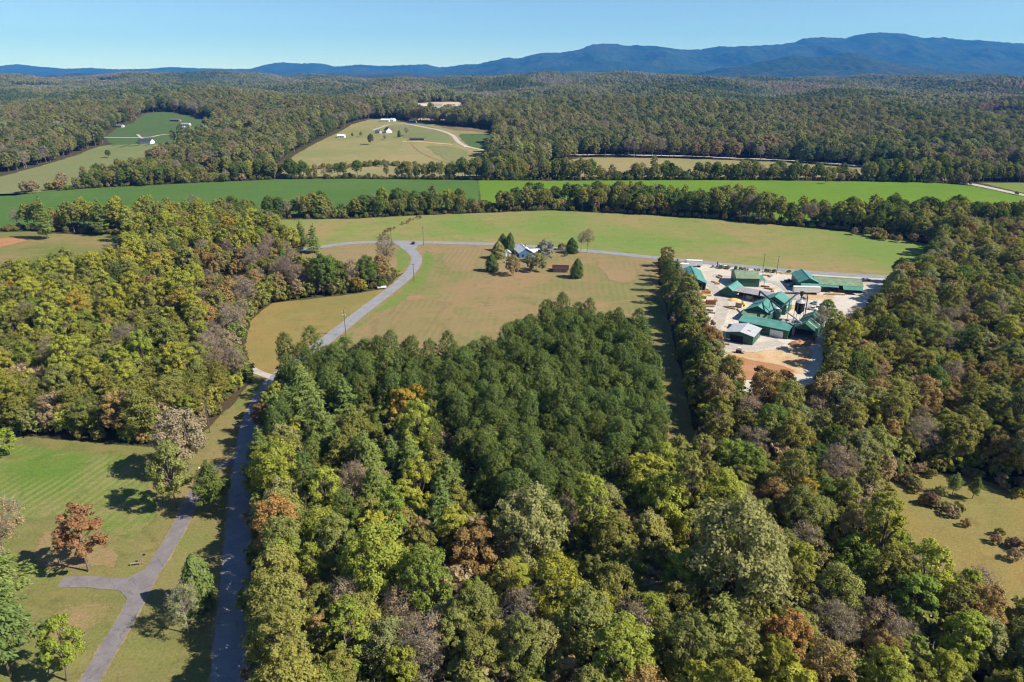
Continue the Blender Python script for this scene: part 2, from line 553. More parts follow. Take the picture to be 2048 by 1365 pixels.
sheet('ploughed_strip', [(880, 494), (985, 495), (965, 520), (960, 545), (880, 548), (872, 520)], M_BROWNF, .06, 'brown ploughed strip with green rows beside the farmhouse', 'ploughed land', 3, seed=10, feather=10)
sheet('ploughed_strip', [(1185, 512), (1300, 522), (1290, 545), (1275, 575), (1205, 560), (1185, 535)], M_BROWNF, .06, 'brown ploughed strip with green rows near the tall tree row', 'ploughed land', 3, seed=11, feather=10)
sheet('verge', [(1318, 560), (1336, 620), (1355, 700), (1377, 800), (1402, 890), (1385, 932), (1312, 932), (1335, 890), (1330, 800, 8), (1316, 720, 11), (1300, 655, 13), (1285, 600)], M_LAWN, .068, 'shaded grass strip between plantation and tree row', 'verge', 2.0, seed=39)
sheet('verge', [(845, 500), (868, 505), (868, 530), (845, 570), (800, 610), (760, 625), (725, 650), (690, 690), (665, 690), (745, 625), (808, 575), (838, 545), (846, 520)], M_VIVID, .072, 'green grass verge along the curving road', 'verge', 2.5, seed=12, feather=2.6)
TRI = [(600, 500), (700, 487), (800, 485), (823, 505), (830, 525), (812, 546), (795, 552), (788, 530, 5), (745, 518, 11), (690, 522, 13), (640, 522, 13), (600, 516, 13)]
opensheet('field', TRI, M_BROWNF, .034, 'small bare brown field in the fork of the two roads', 'field', 1.0, seed=13)
sheet('verge', [(795, 489), (815, 500), (822, 515), (818, 530), (805, 545), (795, 545), (790, 515)], M_VIVID, .064, 'narrow green verge inside the road bend', 'verge', 1.0, seed=14, feather=2.0)
# long back field and the two crop fields beyond the hedge
BFIELD = [(525, 440), (700, 438), (820, 432), (1000, 425), (1100, 421), (1250, 428), (1400, 437), (1550, 450), (1700, 464), (1800, 476), (1862, 490), (1855, 520), (1822, 556), (1640, 549), (1370, 524), (1200, 506), (1000, 491), (805, 486),
          (700, 488), (600, 502), (640, 480, 10), (560, 452, 10)]
opensheet('field', BFIELD, M_BFIELD, .03, 'long green and tan hay field beyond the cross road', 'field', 1.6, seed=15)
GREEN1 = [(-300, 400), (60, 386), (200, 376), (400, 366), (560, 359), (700, 358), (953, 361), (960, 372), (958, 396, 8), (830, 396, 9), (700, 402, 9), (560, 408, 9), (400, 399, 18), (250, 391, 20), (100, 399, 20), (-300, 412, 20)]
opensheet('field', GREEN1, M_SOY, .03, 'dark green crop field behind the dense hedge', 'field', 1.5, seed=16)
GREEN2 = [(955, 361), (1100, 362), (1300, 361), (1500, 361), (1700, 363), (1880, 366), (1950, 373), (2048, 394), (2500, 470), (2300, 450, 6), (2048, 428, 6), (1900, 416, 9), (1720, 418, 8), (1690, 424, 6), (1620, 432, 4), (1560, 420, 8), (1500, 404, 9),
          (1400, 382, 12), (1280, 376, 12), (1100, 380, 10), (962, 396, 8)]
opensheet('field', GREEN2, M_GREEN, .034, 'bright green crop field beside the paved road', 'field', 1.5, seed=17)
R1 = [(1050, 354), (1100, 332), (1160, 314), (1300, 316), (1450, 320), (1600, 326), (1750, 338), (1855, 350), (1700, 357), (1400, 355)]
opensheet('pasture', R1, M_TAN, .03, 'pale tan pasture below the forested ridge', 'pasture', 3, seed=18)
opensheet('pasture', [(1958, 366), (2100, 366), (2400, 400), (2400, 440), (2050, 388)], M_VIVID, .03, 'vivid green pasture beyond the paved road', 'pasture', 2, seed=19)
HILL = [(530, 352), (560, 330), (590, 308), (625, 288), (672, 266), (698, 250), (735, 239), (790, 238), (870, 249), (930, 255), (988, 262), (985, 300), (975, 320), (978, 352), (900, 356), (700, 356)]
opensheet('pasture', HILL, M_TAN, .03, 'sloping tan pasture with houses on the hill', 'pasture', 3, seed=20)
sheet('pasture', [(770, 253), (860, 252), (900, 268), (918, 292), (880, 290), (800, 276)], M_OLIVE, .045, 'green grass inside the curve of the hilltop lane', 'pasture', 2, seed=21)
sheet('pasture', [(842, 290), (900, 292), (940, 302), (935, 318), (925, 332), (880, 318)], M_OLIVE, .045, 'green slope below the long mobile home', 'pasture', 2, seed=22)
sheet('scrub', [(910, 268), (985, 268), (982, 304), (950, 300), (925, 288)], M_SCRUBG, .045, 'dark green scrubby ground beside the hilltop lane', 'scrub', 3, seed=23)
sheet('scrub', [(845, 249), (985, 262), (983, 268), (905, 262)], M_BROWNS, .045, 'brown sedge strip above the green scrub', 'scrub', 2, seed=24)
L1 = [(-200, 384, 8), (0, 352), (60, 337), (130, 316), (200, 291), (300, 287), (375, 291), (352, 311, 5), (292, 327, 8), (212, 342, 8), (132, 362, 8), (30, 374, 8)]
opensheet('pasture', L1, M_OLIVE, .03, 'olive pasture with one lone tree below the white house', 'pasture', 3, seed=25)
L2 = [(205, 274), (232, 255), (262, 245), (285, 228), (325, 223), (400, 234), (432, 246), (425, 268), (405, 284, 3), (345, 284, 3), (300, 277, 10), (215, 280, 12)]
opensheet('pasture', L2, M_SCRUBG, .03, 'green pasture ringed by small distant houses', 'pasture', 3, seed=26)
L3 = [(-200, 470), (60, 463), (120, 468), (250, 470), (248, 484, 14), (170, 500, 17), (60, 514, 17), (0, 522, 17), (-200, 545, 17)]
opensheet('garden_plot', L3, M_LAWN, .03, 'patchwork of garden strips behind the yellow wood', 'garden', 1, seed=27)
sheet('garden_plot', [(-150, 485), (0, 476), (75, 472), (70, 480), (0, 497), (-150, 515)], M_RED, .06, 'bare red soil garden strip', 'garden', .6, seed=28)
sheet('garden_plot', [(75, 500), (150, 477), (162, 480), (95, 505)], M_VIVID, .06, 'vivid green garden strip', 'garden', .6, seed=29)
sheet('garden_plot', [(180, 470), (250, 470), (245, 478), (185, 478)], M_VIVID, .064, 'vivid green grass patch under the white pine', 'garden', .6, seed=30)
# the sawmill yard
SAWYARD = [(1338, 526), (1372, 524), (1400, 527), (1450, 532), (1560, 542), (1700, 552), (1790, 556), (1770, 575), (1765, 590, 10), (1690, 612, 14), (1662, 628, 14), (1660, 660, 14), (1658, 695, 14), (1630, 728, 13), (1605, 758, 12), (1500, 760, 12), (1452, 716, 10), (1418, 680), (1400, 640), (1375, 590)]
opensheet('gravel_yard', SAWYARD, M_YARD, .04, 'pale gravel sawmill yard with wheel tracks', 'yard', 1, seed=31)
sheet('bare_dirt', [(1440, 700), (1470, 698), (1540, 698), (1590, 690), (1625, 690), (1640, 720), (1610, 755), (1500, 760), (1440, 735)], M_SAND, .07, 'orange and cream bare dirt at the edge of the mill yard', 'dirt', 2.5, seed=32)
sheet('bare_dirt', [(1440, 708), (1500, 716), (1560, 728), (1600, 745), (1560, 765), (1480, 765), (1440, 735)], M_RED, .075, 'reddish raw earth at the lower rim of the mill yard', 'dirt', 2.0, seed=40, feather=4)
sheet('bare_dirt', [(1452, 625), (1480, 622), (1482, 640), (1470, 655), (1440, 672), (1436, 655)], M_SAND, .07, 'sandy brown bank beside the mill track', 'dirt', 1.2, seed=33)
sheet('bare_dirt', [(1555, 585), (1580, 588), (1690, 585), (1690, 600), (1590, 604), (1560, 600)], M_SAND, .07, 'scraped sandy ground behind the white trailer', 'dirt', 2, seed=34)
ribbon('track', [(1440, 590), (1446, 610), (1440, 635), (1428, 660), (1440, 685), (1470, 695), (1520, 692), (1560, 684)], 5.5, M_GRAVEL, .1, 'grey gravel track curving through the mill yard', 'track', .5)
ribbon('track', [(1378, 552), (1405, 562), (1428, 576), (1440, 592)], 6.0, M_GRAVEL2, .104, 'wheel-worn grey track past the open-fronted shed', 'track', .8)
ribbon('track', [(1425, 552), (1500, 560), (1550, 566), (1580, 582), (1600, 598), (1618, 612)], 6.5, M_GRAVEL2, .108, 'wheel-worn grey track across the mill yard', 'track', .8)
ribbon('track', [(1720, 568), (1760, 565), (1790, 560)], 7.0, M_GRAVEL2, .112, 'grey entrance track of the planer mill', 'track', .8)
# clearing on the east side
CLEAR = [(1775, 936), (1850, 946), (1950, 952), (2060, 985), (2350, 1010), (2350, 1170, 16), (2080, 1125, 18), (1960, 1065, 19), (1890, 1030, 19), (1825, 990, 18), (1780, 955, 14)]
opensheet('clearing', CLEAR, M_MEADOW, .03, 'yellow-brown grass clearing with two little pines', 'clearing', 2, seed=35)
opensheet('bare_dirt', [(330, 606), (352, 584), (400, 566), (440, 566), (430, 578), (385, 588), (360, 606)], M_RED, .04, 'red earth lane under the brilliant yellow tree', 'dirt', .6, seed=36)
opensheet('bare_dirt', [(440, 560), (490, 560), (495, 590), (445, 592)], M_BROWNF, .044, 'bare yard around the house in the brown wood', 'dirt', .6, seed=38)
# far, small clearings
for pts, mt, lb in (([(0, 176), (50, 170), (135, 171), (120, 178), (30, 180)], M_TAN, 'pale tan clearing far off in the forest'),
                    ([(190, 164), (225, 160), (230, 165), (200, 168)], M_TAN, 'thin tan clearing near the horizon'),
                    ([(1950, 232), (2060, 228), (2060, 240), (1955, 241)], M_BROWNS, 'brown clearing in the forested plain'),
                    ([(832, 207), (925, 205), (940, 224, 15), (832, 224, 15)], M_SAND, 'pale bare ground around the distant works'),
                    ([(125, 275), (205, 272), (215, 280), (130, 290)], M_BROWNF, 'bare brown lot by the distant lane')):
    opensheet('far_clearing', pts, mt, .03, lb, 'clearing', 3, seed=37)

# ------------------------------------------------------------------ roads
ROADS = []
def road(*a, **k):
    p = ribbon(*a, **k); ROADS.append((p, a[2])); return p
M_SHOULD = field_mat('gravelly_shoulder', (.26, .21, .11), (.33, .25, .15), (.20, .19, .08), .08, .2, 91)
ribbon('road_shoulder', ROADC, 8.2, M_SHOULD, .085, 'ragged tan shoulder of the main road', 'shoulder', .9)
ribbon('road_shoulder', [(120, 1480), (178, 1365), (222, 1290), (264, 1218), (300, 1150), (340, 1088), (366, 1040), (384, 1000), (415, 950), (445, 930), (485, 918)], 4.9, M_SHOULD, .08, 'ragged tan edge of the asphalt driveway', 'shoulder', .6)
road('road', ROADC, 6.2, M_ASPHALT, .11, 'grey paved road running past the pines to the junction', 'road', .12)
road('road', [(470, 530), (560, 508), (640, 495), (700, 487), (760, 484.5), (805, 484.5), (900, 486.5), (1000, 489.5), (1080, 495), (1200, 504.5), (1280, 513), (1370, 522), (1500, 534.5), (1640, 547), (1820, 557), (2000, 566)], 7.0, M_ASPHALT, .114,
     'grey paved cross road between the hay field and the farmhouse', 'road', .15)
sheet('junction', [(782, 487), (800, 486.6), (820, 486.6), (850, 488), (836, 492), (830, 500), (815, 503), (803, 497), (795, 490)], M_ASPHALT, .118, 'flared tarmac mouth where the two roads meet', 'junction', .1)
road('driveway', [(120, 1480), (178, 1365), (222, 1290), (264, 1218), (300, 1150), (340, 1088), (366, 1040), (384, 1000), (415, 950), (445, 930), (485, 918)], 3.7, M_DRIVE, .09, 'worn purple-grey asphalt driveway forking off the road', 'driveway', .12)
road('driveway', [(120, 1166), (160, 1164), (200, 1166), (240, 1170), (275, 1158)], 3.6, M_DRIVE, .094, 'short asphalt spur of the forked driveway', 'driveway', .2)
sheet('driveway', [(205, 1158), (255, 1157), (290, 1140), (310, 1150), (275, 1215), (262, 1222), (255, 1200), (240, 1183), (205, 1176)], M_DRIVE, .098, 'wide asphalt fork where the driveway splits', 'driveway', .1)
road('lane', [(455, 715), (490, 730), (515, 745), (548, 756)], 3.4, M_GRAVEL, .1, 'pale gravel lane leaving the road into the brown trees', 'lane', .3)
road('farm_track', [(985, 530), (1010, 522), (1035, 520), (1070, 516), (1095, 503)], 3.0, M_BROWNF, .07, 'dirt farm track behind the white farmhouse', 'track', .4)
road('lane', [(1100, 312), (1200, 311), (1350, 313), (1480, 318), (1560, 321), (1650, 327), (1760, 337), (1850, 350), (1905, 362), (1960, 372), (2050, 391), (2300, 440)], 9.0, M_GRAVEL, .06, 'pale straight road below the forested ridge', 'road', .3)
road('lane', [(1760, 340), (1830, 338), (1880, 330)], 6.0, M_GRAVEL, .055, 'pale side lane under the dark ridge trees', 'road', .3)
road('lane', [(985, 304), (940, 296), (918, 286), (905, 272), (880, 262), (850, 256), (810, 249), (780, 250), (762, 256), (745, 262)], 6.5, M_GRAVEL, .06, 'pale lane curling around the hilltop houses', 'road', .3)
road('farm_track', [(905, 290), (870, 287), (830, 284), (805, 284)], 7.0, M_SAND, .055, 'sandy bare driveway to the long mobile home', 'track', 1)
road('farm_track', [(822, 287), (832, 298), (850, 310), (880, 322), (925, 332)], 2.6, M_BROWNF, .055, 'worn wheel track down the hill pasture', 'track', .5)
road('farm_track', [(560, 350), (640, 349), (760, 350), (850, 349), (900, 343), (975, 333)], 6.0, M_BROWNF, .055, 'dirt track along the foot of the hill pasture', 'track', 1)
road('lane', [(60, 278), (130, 276), (200, 276), (290, 276), (330, 270), (400, 268)], 6.0, M_GRAVEL, .055, 'pale lane past the distant houses', 'road', .3)
road('driveway', [(275, 270), (283, 277), (290, 282)], 4.0, M_GRAVEL, .06, 'short pale driveway of the white house', 'driveway', .2)

# ------------------------------------------------------------------ the mountains
def m_mount():
    m, nt = nmat('mountain_forest')
    co = coords(nt)
    n = noi(nt, co, .0016, 7, .65, .6); n2 = noi(nt, co, .012, 6, .75)
    col = ramp(nt, n, [(.3, (.010, .031, .019)), (.5, (.032, .054, .025)), (.7, (.066, .06, .034))])
    col = mix(nt, 1.0, col, ramp(nt, n2, [(.3, (.6,) * 3), (.7, (1.4,) * 3)]), 'MULTIPLY')
    finish(nt, col, .95, .02, n2, 1.0, 30.0)
    return m
M_MOUNT = m_mount()

def mountain(name, D, pts, front, back, label, nx=420, nr=81, spur=.8, L=1250.0, seed=0, base=20.0, rough=13.0):
    rid = []
    for u, v in pts:
        dx, dy, dz = ray(u, v)
        t = D / dy
        rid.append((dx * t, CAM_H + dz * t))
    xs = np.linspace(rid[0][0], rid[-1][0], nx)
    rz = np.interp(xs, [r[0] for r in rid], [r[1] for r in rid])
    k = np.ones(3) / 3
    rz = np.convolve(np.pad(rz, 1, mode='edge'), k, mode='valid')
    rz = rz + np.array([noise.fractal(Vector((x / 420, seed, .5)), 1.0, 2.0, 4) * 16 for x in xs]) * np.clip((rz - 60) / 200, 0, 1)
    vs = []
    for i in range(nr):
        t = -1 + 2 * i / (nr - 1)                     # -1 front foot, 0 ridge, 1 back foot
        a = abs(t)
        prof = (1 - a) ** (1.15 if t < 0 else 1.0)
        y = D + t * (front if t < 0 else back)
        for j, x in enumerate(xs):
            n = noise.ridged_multi_fractal(Vector((x / L, y / (L * 1.6), seed)), 1.0, 2.1, 5, 1.0, 2.0) / 2.2 - .55
            f = prof + spur * n * min(1, a * 3) * (1 - a) ** .6 * (.35 + .65 * prof)
            z = base + (rz[j] - base) * f + (noise.noise(Vector((x / 60, y / 60, seed + 3))) * rough if a < .98 else 0)
            if a > .98: z = -30
            vs.append((x, y + noise.noise(Vector((x / 700, seed, 1.7))) * 120 * (1 - a), z))
    fs = [(i * nx + j, i * nx + j + 1, (i + 1) * nx + j + 1, (i + 1) * nx + j) for i in range(nr - 1) for j in range(nx - 1)]
    o = mesh_obj(name, vs, fs, M_MOUNT, smooth=True)
    return tag(o, label, 'mountain', kind='structure')

mountain('mountain_range', 13000, [(880, 148), (905, 137), (930, 131), (960, 128), (985, 121), (1015, 116), (1040, 117), (1080, 105), (1120, 106), (1160, 98), (1180, 90), (1215, 88), (1250, 92), (1310, 91), (1335, 96), (1370, 101), (1400, 101), (1430, 94), (1500, 92),
         (1560, 90), (1590, 85), (1605, 77), (1650, 75), (1690, 77), (1720, 68), (1750, 65), (1810, 67), (1850, 75), (1900, 78), (1940, 80), (2048, 86), (2200, 90), (2400, 104), (2700, 120), (2900, 146)], 3200, 1800,
         'long blue forested mountain range along the horizon', nx=640, seed=2.0)
mountain('foothill', 8600, [(1340, 156), (1400, 146), (1440, 138), (1500, 128), (1540, 120), (1585, 109), (1630, 117), (1660, 114), (1705, 104), (1750, 116), (1800, 127), (1880, 138), (1960, 147), (2020, 157)], 1300, 1200,
         'twin-peaked darker blue foothill before the mountain range', nx=300, nr=61, seed=7.0, L=750.0, spur=.6)
mountain('mountain_range', 15000, [(470, 144), (505, 139), (530, 131), (555, 124), (600, 128), (640, 127), (670, 133), (720, 130), (780, 132), (850, 129), (880, 135), (930, 130), (1000, 126), (1080, 138), (1120, 148)], 2000, 1200,
         'low blue ridge with one pointed summit on the horizon', nx=260, nr=37, seed=12.0)
mountain('mountain_range', 15600, [(-420, 140), (-200, 132), (-60, 136), (0, 133), (35, 129), (80, 134), (130, 138), (180, 136), (230, 139), (300, 138), (340, 135), (440, 138), (520, 138), (600, 142)], 2000, 1200,
         'faint pale blue hills on the far horizon', nx=260, nr=37, seed=17.0)

# ------------------------------------------------------------------ the air
M_HAZE, nt = nmat('haze_air')
pv = nd(nt, 'ShaderNodeVolumePrincipled')
pv.inputs['Color'].default_value = (.06, .32, 1.0, 1)
pv.inputs['Absorption Color'].default_value = (.18, .42, 1, 1)
pv.inputs['Density'].default_value = 5.2e-5
pv.inputs['Anisotropy'].default_value = 0.0
mo = nt.nodes.new('ShaderNodeOutputMaterial')
nt.links.new(pv.outputs[0], mo.inputs['Volume'])
hz = MB().box((0, 8600, 430), (66000, 19200, 1120)).build('haze', M_HAZE)
tag(hz, 'pale blue haze hanging over the whole valley', 'haze', kind='stuff')

# ================================================================== BUILDINGS AND THINGS
M_TEAL = plain_mat('teal_metal_roof', (.10, .28, .235), .5, .4, .3, .25, ribs=('Y', .6))
M_TEALX = plain_mat('faded_green_roof', (.20, .27, .165), .6, .3, .3, .3, ribs=('Y', .6))
M_DKGREEN = plain_mat('dark_green_siding', (.035, .115, .075), .5, .3, .15, .6, ribs=('X', .5))
M_SILVER = plain_mat('galvanised_roof', (.50, .50, .52), .38, .5, .12, .5, ribs=('Y', .6))
M_GREYROOF = plain_mat('weathered_grey_roof', (.33, .31, .32), .6, .3, .2, .5, ribs=('Y', .6))
M_WHITE = plain_mat('white_paint', (.78, .78, .76), .5, .4, .06, .7)
M_WHITEROOF = plain_mat('white_metal_roof', (.74, .75, .77), .4, .5, .08, .5, ribs=('Y', .6))
M_BLUEW = plain_mat('blue_siding', (.10, .19, .33), .6, .3, .1, .7, ribs=('Z', .25))
M_NAVY = plain_mat('dark_shingles', (.055, .065, .10), .85, .2, .25, .8)
M_SHINGLE = plain_mat('grey_shingles', (.14, .135, .14), .9, .15, .25, .8)
M_BRICK = plain_mat('brick', (.26, .13, .09), .9, .1, .2, 2.0)
M_BEIGE = plain_mat('beige_siding', (.48, .43, .36), .7, .2, .08, .7)
M_MAROON = plain_mat('maroon_roof', (.055, .022, .024), .6, .3, .2, .7)
M_REDROOF = plain_mat('red_metal_roof', (.50, .045, .045), .5, .3, .12, .5)
M_DARK = plain_mat('black_and_doorway_shade', (.02, .02, .024), .8, .1, .2, .7)
M_STEEL = plain_mat('blue_black_steel', (.03, .045, .06), .45, .5, .2, .8)
M_PALESTEEL = plain_mat('pale_steel', (.45, .43, .40), .45, .5, .15, .8)
M_RUST = plain_mat('rusty_black_steel', (.028, .022, .018), .8, .2, .4, .6)
M_WOOD = plain_mat('fresh_lumber', (.62, .46, .24), .8, .2, .15, 1.5, ribs=('Z', .2))
M_WOOD2 = plain_mat('orange_lumber', (.46, .24, .10), .8, .2, .18, 1.5, ribs=('Z', .2))
M_WOOD3 = plain_mat('brown_lumber', (.24, .105, .05), .8, .2, .18, 1.5, ribs=('Z', .2))
M_GREYWOOD = plain_mat('weathered_wood', (.30, .25, .20), .9, .1, .3, 2.0)
M_POLE = plain_mat('creosoted_pole', (.115, .095, .08), .9, .1, .3, 1.5)
M_CHIPS = plain_mat('sawdust', (.62, .42, .20), .95, .05, .2, .9)
M_EARTH = plain_mat('orange_earth', (.45, .23, .11), .95, .05, .3, .8)
M_GLASS = plain_mat('window_glass', (.03, .04, .05), .08, .8, .2, .5)
M_TYRE = plain_mat('tyre_rubber', (.02, .02, .02), .85, .2, .1, 1)
M_CARW = plain_mat('white_car_paint', (.76, .77, .78), .25, .5, .03, .5)
M_CARB = plain_mat('black_car_paint', (.02, .022, .028), .2, .6, .05, .5)
M_CARS = plain_mat('silver_car_paint', (.42, .44, .46), .25, .6, .05, .5)
M_CARR = plain_mat('red_truck_paint', (.40, .03, .035), .3, .5, .05, .5)
M_YEL = plain_mat('yellow_machine', (.55, .36, .04), .5, .4, .15, .6)

def W3(u, v, z):
    x, y = G(u, v, z)
    return Vector((x, y, z + H1(x, y)))

def base(name, x, y, rot, label, cat, group=None):
    o = empty(name, (x, y, H1(x, y)), R(rot))
    return tag(o, label, cat, group)

def gable(name, label, cat, x, y, rot, W, L, hw, hr, roof, wall, open_=(), over=.45, roof2=None, group=None, posts=True, skirt=None):
    """ridge along local y; front gable at -y. open_: sides without a wall"""
    o = base(name, x, y, rot, label, cat, group)
    w, l, t = W / 2, L / 2, .15
    for sd, yy in (('front', -l), ('back', l)):
        if sd in open_:
            MB().add([(-w, yy, hw), (w, yy, hw), (0, yy, hr), (-w, yy + t, hw), (w, yy + t, hw), (0, yy + t, hr)], [(0, 1, 2), (5, 4, 3), (0, 3, 4, 1), (1, 4, 5, 2), (2, 5, 3, 0)]).build('gable_panel', wall, o)
        else:
            MB().prism([(-w, -.2), (w, -.2), (w, hw), (0, hr), (-w, hw)], yy, yy + (t if yy < 0 else -t)).build('wall', wall, o)
    for sd, xx in (('left', -w), ('right', w)):
        if sd not in open_:
            MB().box((xx + (t / 2 if xx < 0 else -t / 2), 0, hw / 2 - .1), (t, L - 2 * t - .01, hw + .19)).build('wall', wall, o)
    if open_ and posts:
        n = max(2, int(L / 5) + 1)
        for sx in (-1, 1):
            for i in range(n):
                MB().box((sx * (w - .35), -l + .35 + (L - .7) * i / (n - 1), hw / 2), (.2, .2, hw)).build('post', M_GREYWOOD, o)
    sl = (hr - hw) / w
    for s, m in ((-1, roof), (1, roof2 or roof)):
        e = w + over
        q = [(s * e, -l - over, hw - sl * over), (s * e, l + over, hw - sl * over), (0, l + over, hr), (0, -l - over, hr)]
        q = [Vector(p) + Vector((0, 0, .14)) for p in q]
        if s > 0: pass
        else: q = [q[1], q[0], q[3], q[2]]
        MB().slab(q, .1).build('roof_panel', m, o)
    MB().box((0, 0, hr + .17), (.35, L + 2 * over + .06, .1)).build('ridge_cap', roof, o)
    return o

def shed(name, label, cat, x, y, rot, W, L, hf, hb, roof, wall, open_=(), over=.35, group=None, posts=4):
    """single-pitch roof, low edge in front (-y)"""
    o = base(name, x, y, rot, label, cat, group)
    w, l, t = W / 2, L / 2, .15
    if 'front' not in open_: MB().box((0, -l + t / 2, hf / 2), (W, t, hf)).build('wall', wall, o)
    if 'back' not in open_: MB().box((0, l - t / 2, hb / 2), (W, t, hb)).build('wall', wall, o)
    for sd, s in (('left', -1), ('right', 1)):
        if sd not in open_:
            xx = s * (w - t / 2)
            MB().add([(xx - t/2, -l + t, 0), (xx - t/2, l - t, 0), (xx - t/2, l - t, hb), (xx - t/2, -l + t, hf), (xx + t/2, -l + t, 0), (xx + t/2, l - t, 0), (xx + t/2, l - t, hb), (xx + t/2, -l + t, hf)],
                     [(0, 3, 2, 1), (4, 5, 6, 7), (0, 1, 5, 4), (1, 2, 6, 5), (2, 3, 7, 6), (3, 0, 4, 7)]).build('wall', wall, o)
    if open_:
        for i in range(posts):
            xx = -w + .3 + (W - .6) * i / (posts - 1)
            for yy, h in ((-l + .3, hf), (l - .3, hb)):
                MB().box((xx, yy, h / 2), (.2, .2, h)).build('post', M_GREYWOOD, o)
    g = (hb - hf) / L
    q = [(-w - over, -l - over, hf - g * over + .12), (w + over, -l - over, hf - g * over + .12), (w + over, l + over, hb + g * over + .12), (-w - over, l + over, hb + g * over + .12)]
    MB().slab(q, .1).build('roof_panel', roof, o)
    return o

def panel(o, name, side, off, z, w, h, mat, W, L, proud=.06):
    """door or window slab on a wall: side f/b/l/r"""
    m = MB()
    d = proud
    if side == 'f': m.box((off, -L / 2 - d / 2, z + h / 2), (w, d, h))
    elif side == 'b': m.box((off, L / 2 + d / 2, z + h / 2), (w, d, h))
    elif side == 'l': m.box((-W / 2 - d / 2, off, z + h / 2), (d, w, h))
    else: m.box((W / 2 + d / 2, off, z + h / 2), (d, w, h))
    return m.build(name, mat, o)

def house(name, label, cat, x, y, rot, W, L, hw, hr, roof, wall, chim=True, group=None):
    o = gable(name, label, cat, x, y, rot, W, L, hw, hr, roof, wall, group=group)
    for s in ('l', 'r'):
        n = max(2, int(L / 3.5))
        for i in range(n):
            yy = -L / 2 + L * (i + .5) / n
            wdw = panel(o, 'window', s, yy, 1.0, 1.1, 1.3, M_GLASS, W, L, .05)
            MB().box(((-W / 2 - .07) * (1 if s == 'l' else -1), yy, .95), (.16, 1.3, .1)).build('sill', M_WHITE, wdw)
    panel(o, 'door', 'f', W * .2, 0, 1.0, 2.1, M_WHITE, W, L)
    panel(o, 'window', 'f', -W * .22, 1.0, 1.1, 1.3, M_GLASS, W, L)
    if chim: MB().box((W * .18, L * .15, hr + .1), (.7, .7, 1.8)).build('chimney', M_BRICK, o)
    return o

# ------------------------------------------------------------------ the sawmill
B1 = gable('storage_shed', 'teal-roofed open-fronted shed beside the tall tree row', 'shed', 95.9, 353.5, -7, 10, 25, 4.0, 6.2, M_TEAL, M_DKGREEN, open_=('front',))
for i in range(3): panel(B1, 'post', 'f', -3 + 3 * i, 0, .25, 4.0, M_GREYWOOD, 10, 25, .2)
B2 = gable('mill_building', 'green building with faded roof and two skylights', 'building', 123.6, 354.2, 85, 14, 11.5, 4.6, 6.6, M_TEAL, M_DKGREEN, roof2=None)
for c in B2.children:
    if c.name.startswith('roof_panel') and sum(v.co.x for v in c.data.vertices) < 0:
        c.data.materials[0] = M_TEALX; c['label'] = 'faded yellow-green roof slope'
for k in (-2.2, 1.6):
    MB().slab([(5.6, k - .35, 5.22), (5.6, k + .35, 5.22), (2.6, k + .35, 6.06), (2.6, k - .35, 6.06)], .05).build('skylight', M_GLASS, B2)
lt = shed('lean_to', 'small open lean-to with timber posts beside the faded-roof building', 'shed', 131.2, 352.5, -5, 3.2, 7.5, 3.0, 3.4, M_TEAL, M_DKGREEN, open_=('front', 'right', 'left', 'back'), posts=2)
B3 = gable('kiln_shed', 'steep bright teal A-roof shed set at an angle', 'shed', 111.2, 335.2, -36, 8.2, 12.5, 2.4, 5.2, M_TEAL, M_DKGREEN, open_=('left', 'right'))
B4 = shed('lumber_shed', 'long open shed with flat grey roof and dark interior', 'shed', 119.6, 325.6, -37, 18, 7.0, 3.6, 4.0, M_GREYROOF, M_DKGREEN, open_=('front', 'left', 'right'), posts=5)
B5 = gable('saw_house', 'large teal gabled saw house with low front lean-to', 'building', 114.6, 300.4, -36, 10.5, 14.5, 4.4, 7.0, M_TEAL, M_DKGREEN)
MB().slab([(-6.2, -10.6, 3.0), (5.6, -10.6, 3.0), (5.6, -7.1, 4.2), (-6.2, -7.1, 4.2)], .1).build('lean_to_roof', M_TEALX, B5)
MB().box((-.3, -10.2, 1.45), (11.6, .15, 2.9)).build('wall', M_DKGREEN, B5)
B5b = gable('saw_house', 'taller teal gable behind the lean-to saw house', 'building', 124.4, 309.2, -36, 11, 9.5, 5.2, 8.0, M_TEAL, M_DKGREEN)
for s in (-3, 0, 3): panel(B5b, 'window', 'r', s, 3.2, 1.0, .9, M_WHITE, 11, 9.5)
B6 = shed('long_shed', 'long low green shed with wide white roller door', 'shed', 109.0, 279.9, -36, 21, 6.4, 3.9, 5.0, M_TEAL, M_DKGREEN)
rd = panel(B6, 'roller_door', 'f', 5.8, .1, 5.4, 2.9, M_WHITE, 21, 6.4)
panel(B6, 'window', 'f', .6, 1.1, 1.1, 1.3, M_GLASS, 21, 6.4)
B7 = gable('workshop', 'silver-roofed workshop with doorway shade painted dark', 'shed', 97.2, 272.0, -33, 11, 11.5, 3.9, 5.0, M_SILVER, M_DKGREEN)
panel(B7, 'doorway', 'f', -1.2, .1, 5.6, 3.0, M_DARK, 11, 11.5)  # closed slab on the wall; the opening's inner shade is painted near-black
panel(B7, 'door', 'r', 2.5, .1, 1.0, 2.1, M_GREYWOOD, 11, 11.5)
MB().slab([(2.0, -2.0, 4.95), (3.4, -2.0, 4.69), (3.4, -1.3, 4.69), (2.0, -1.3, 4.95)], .06).build('roof_vent', M_GREYROOF, B7)
B8 = gable('drying_barn', 'dark green barn with pale-striped roof and open gable front', 'barn', 127.6, 279.0, -34, 8.4, 20, 4.6, 7.2, M_DKGREEN, M_DKGREEN, open_=('front',))
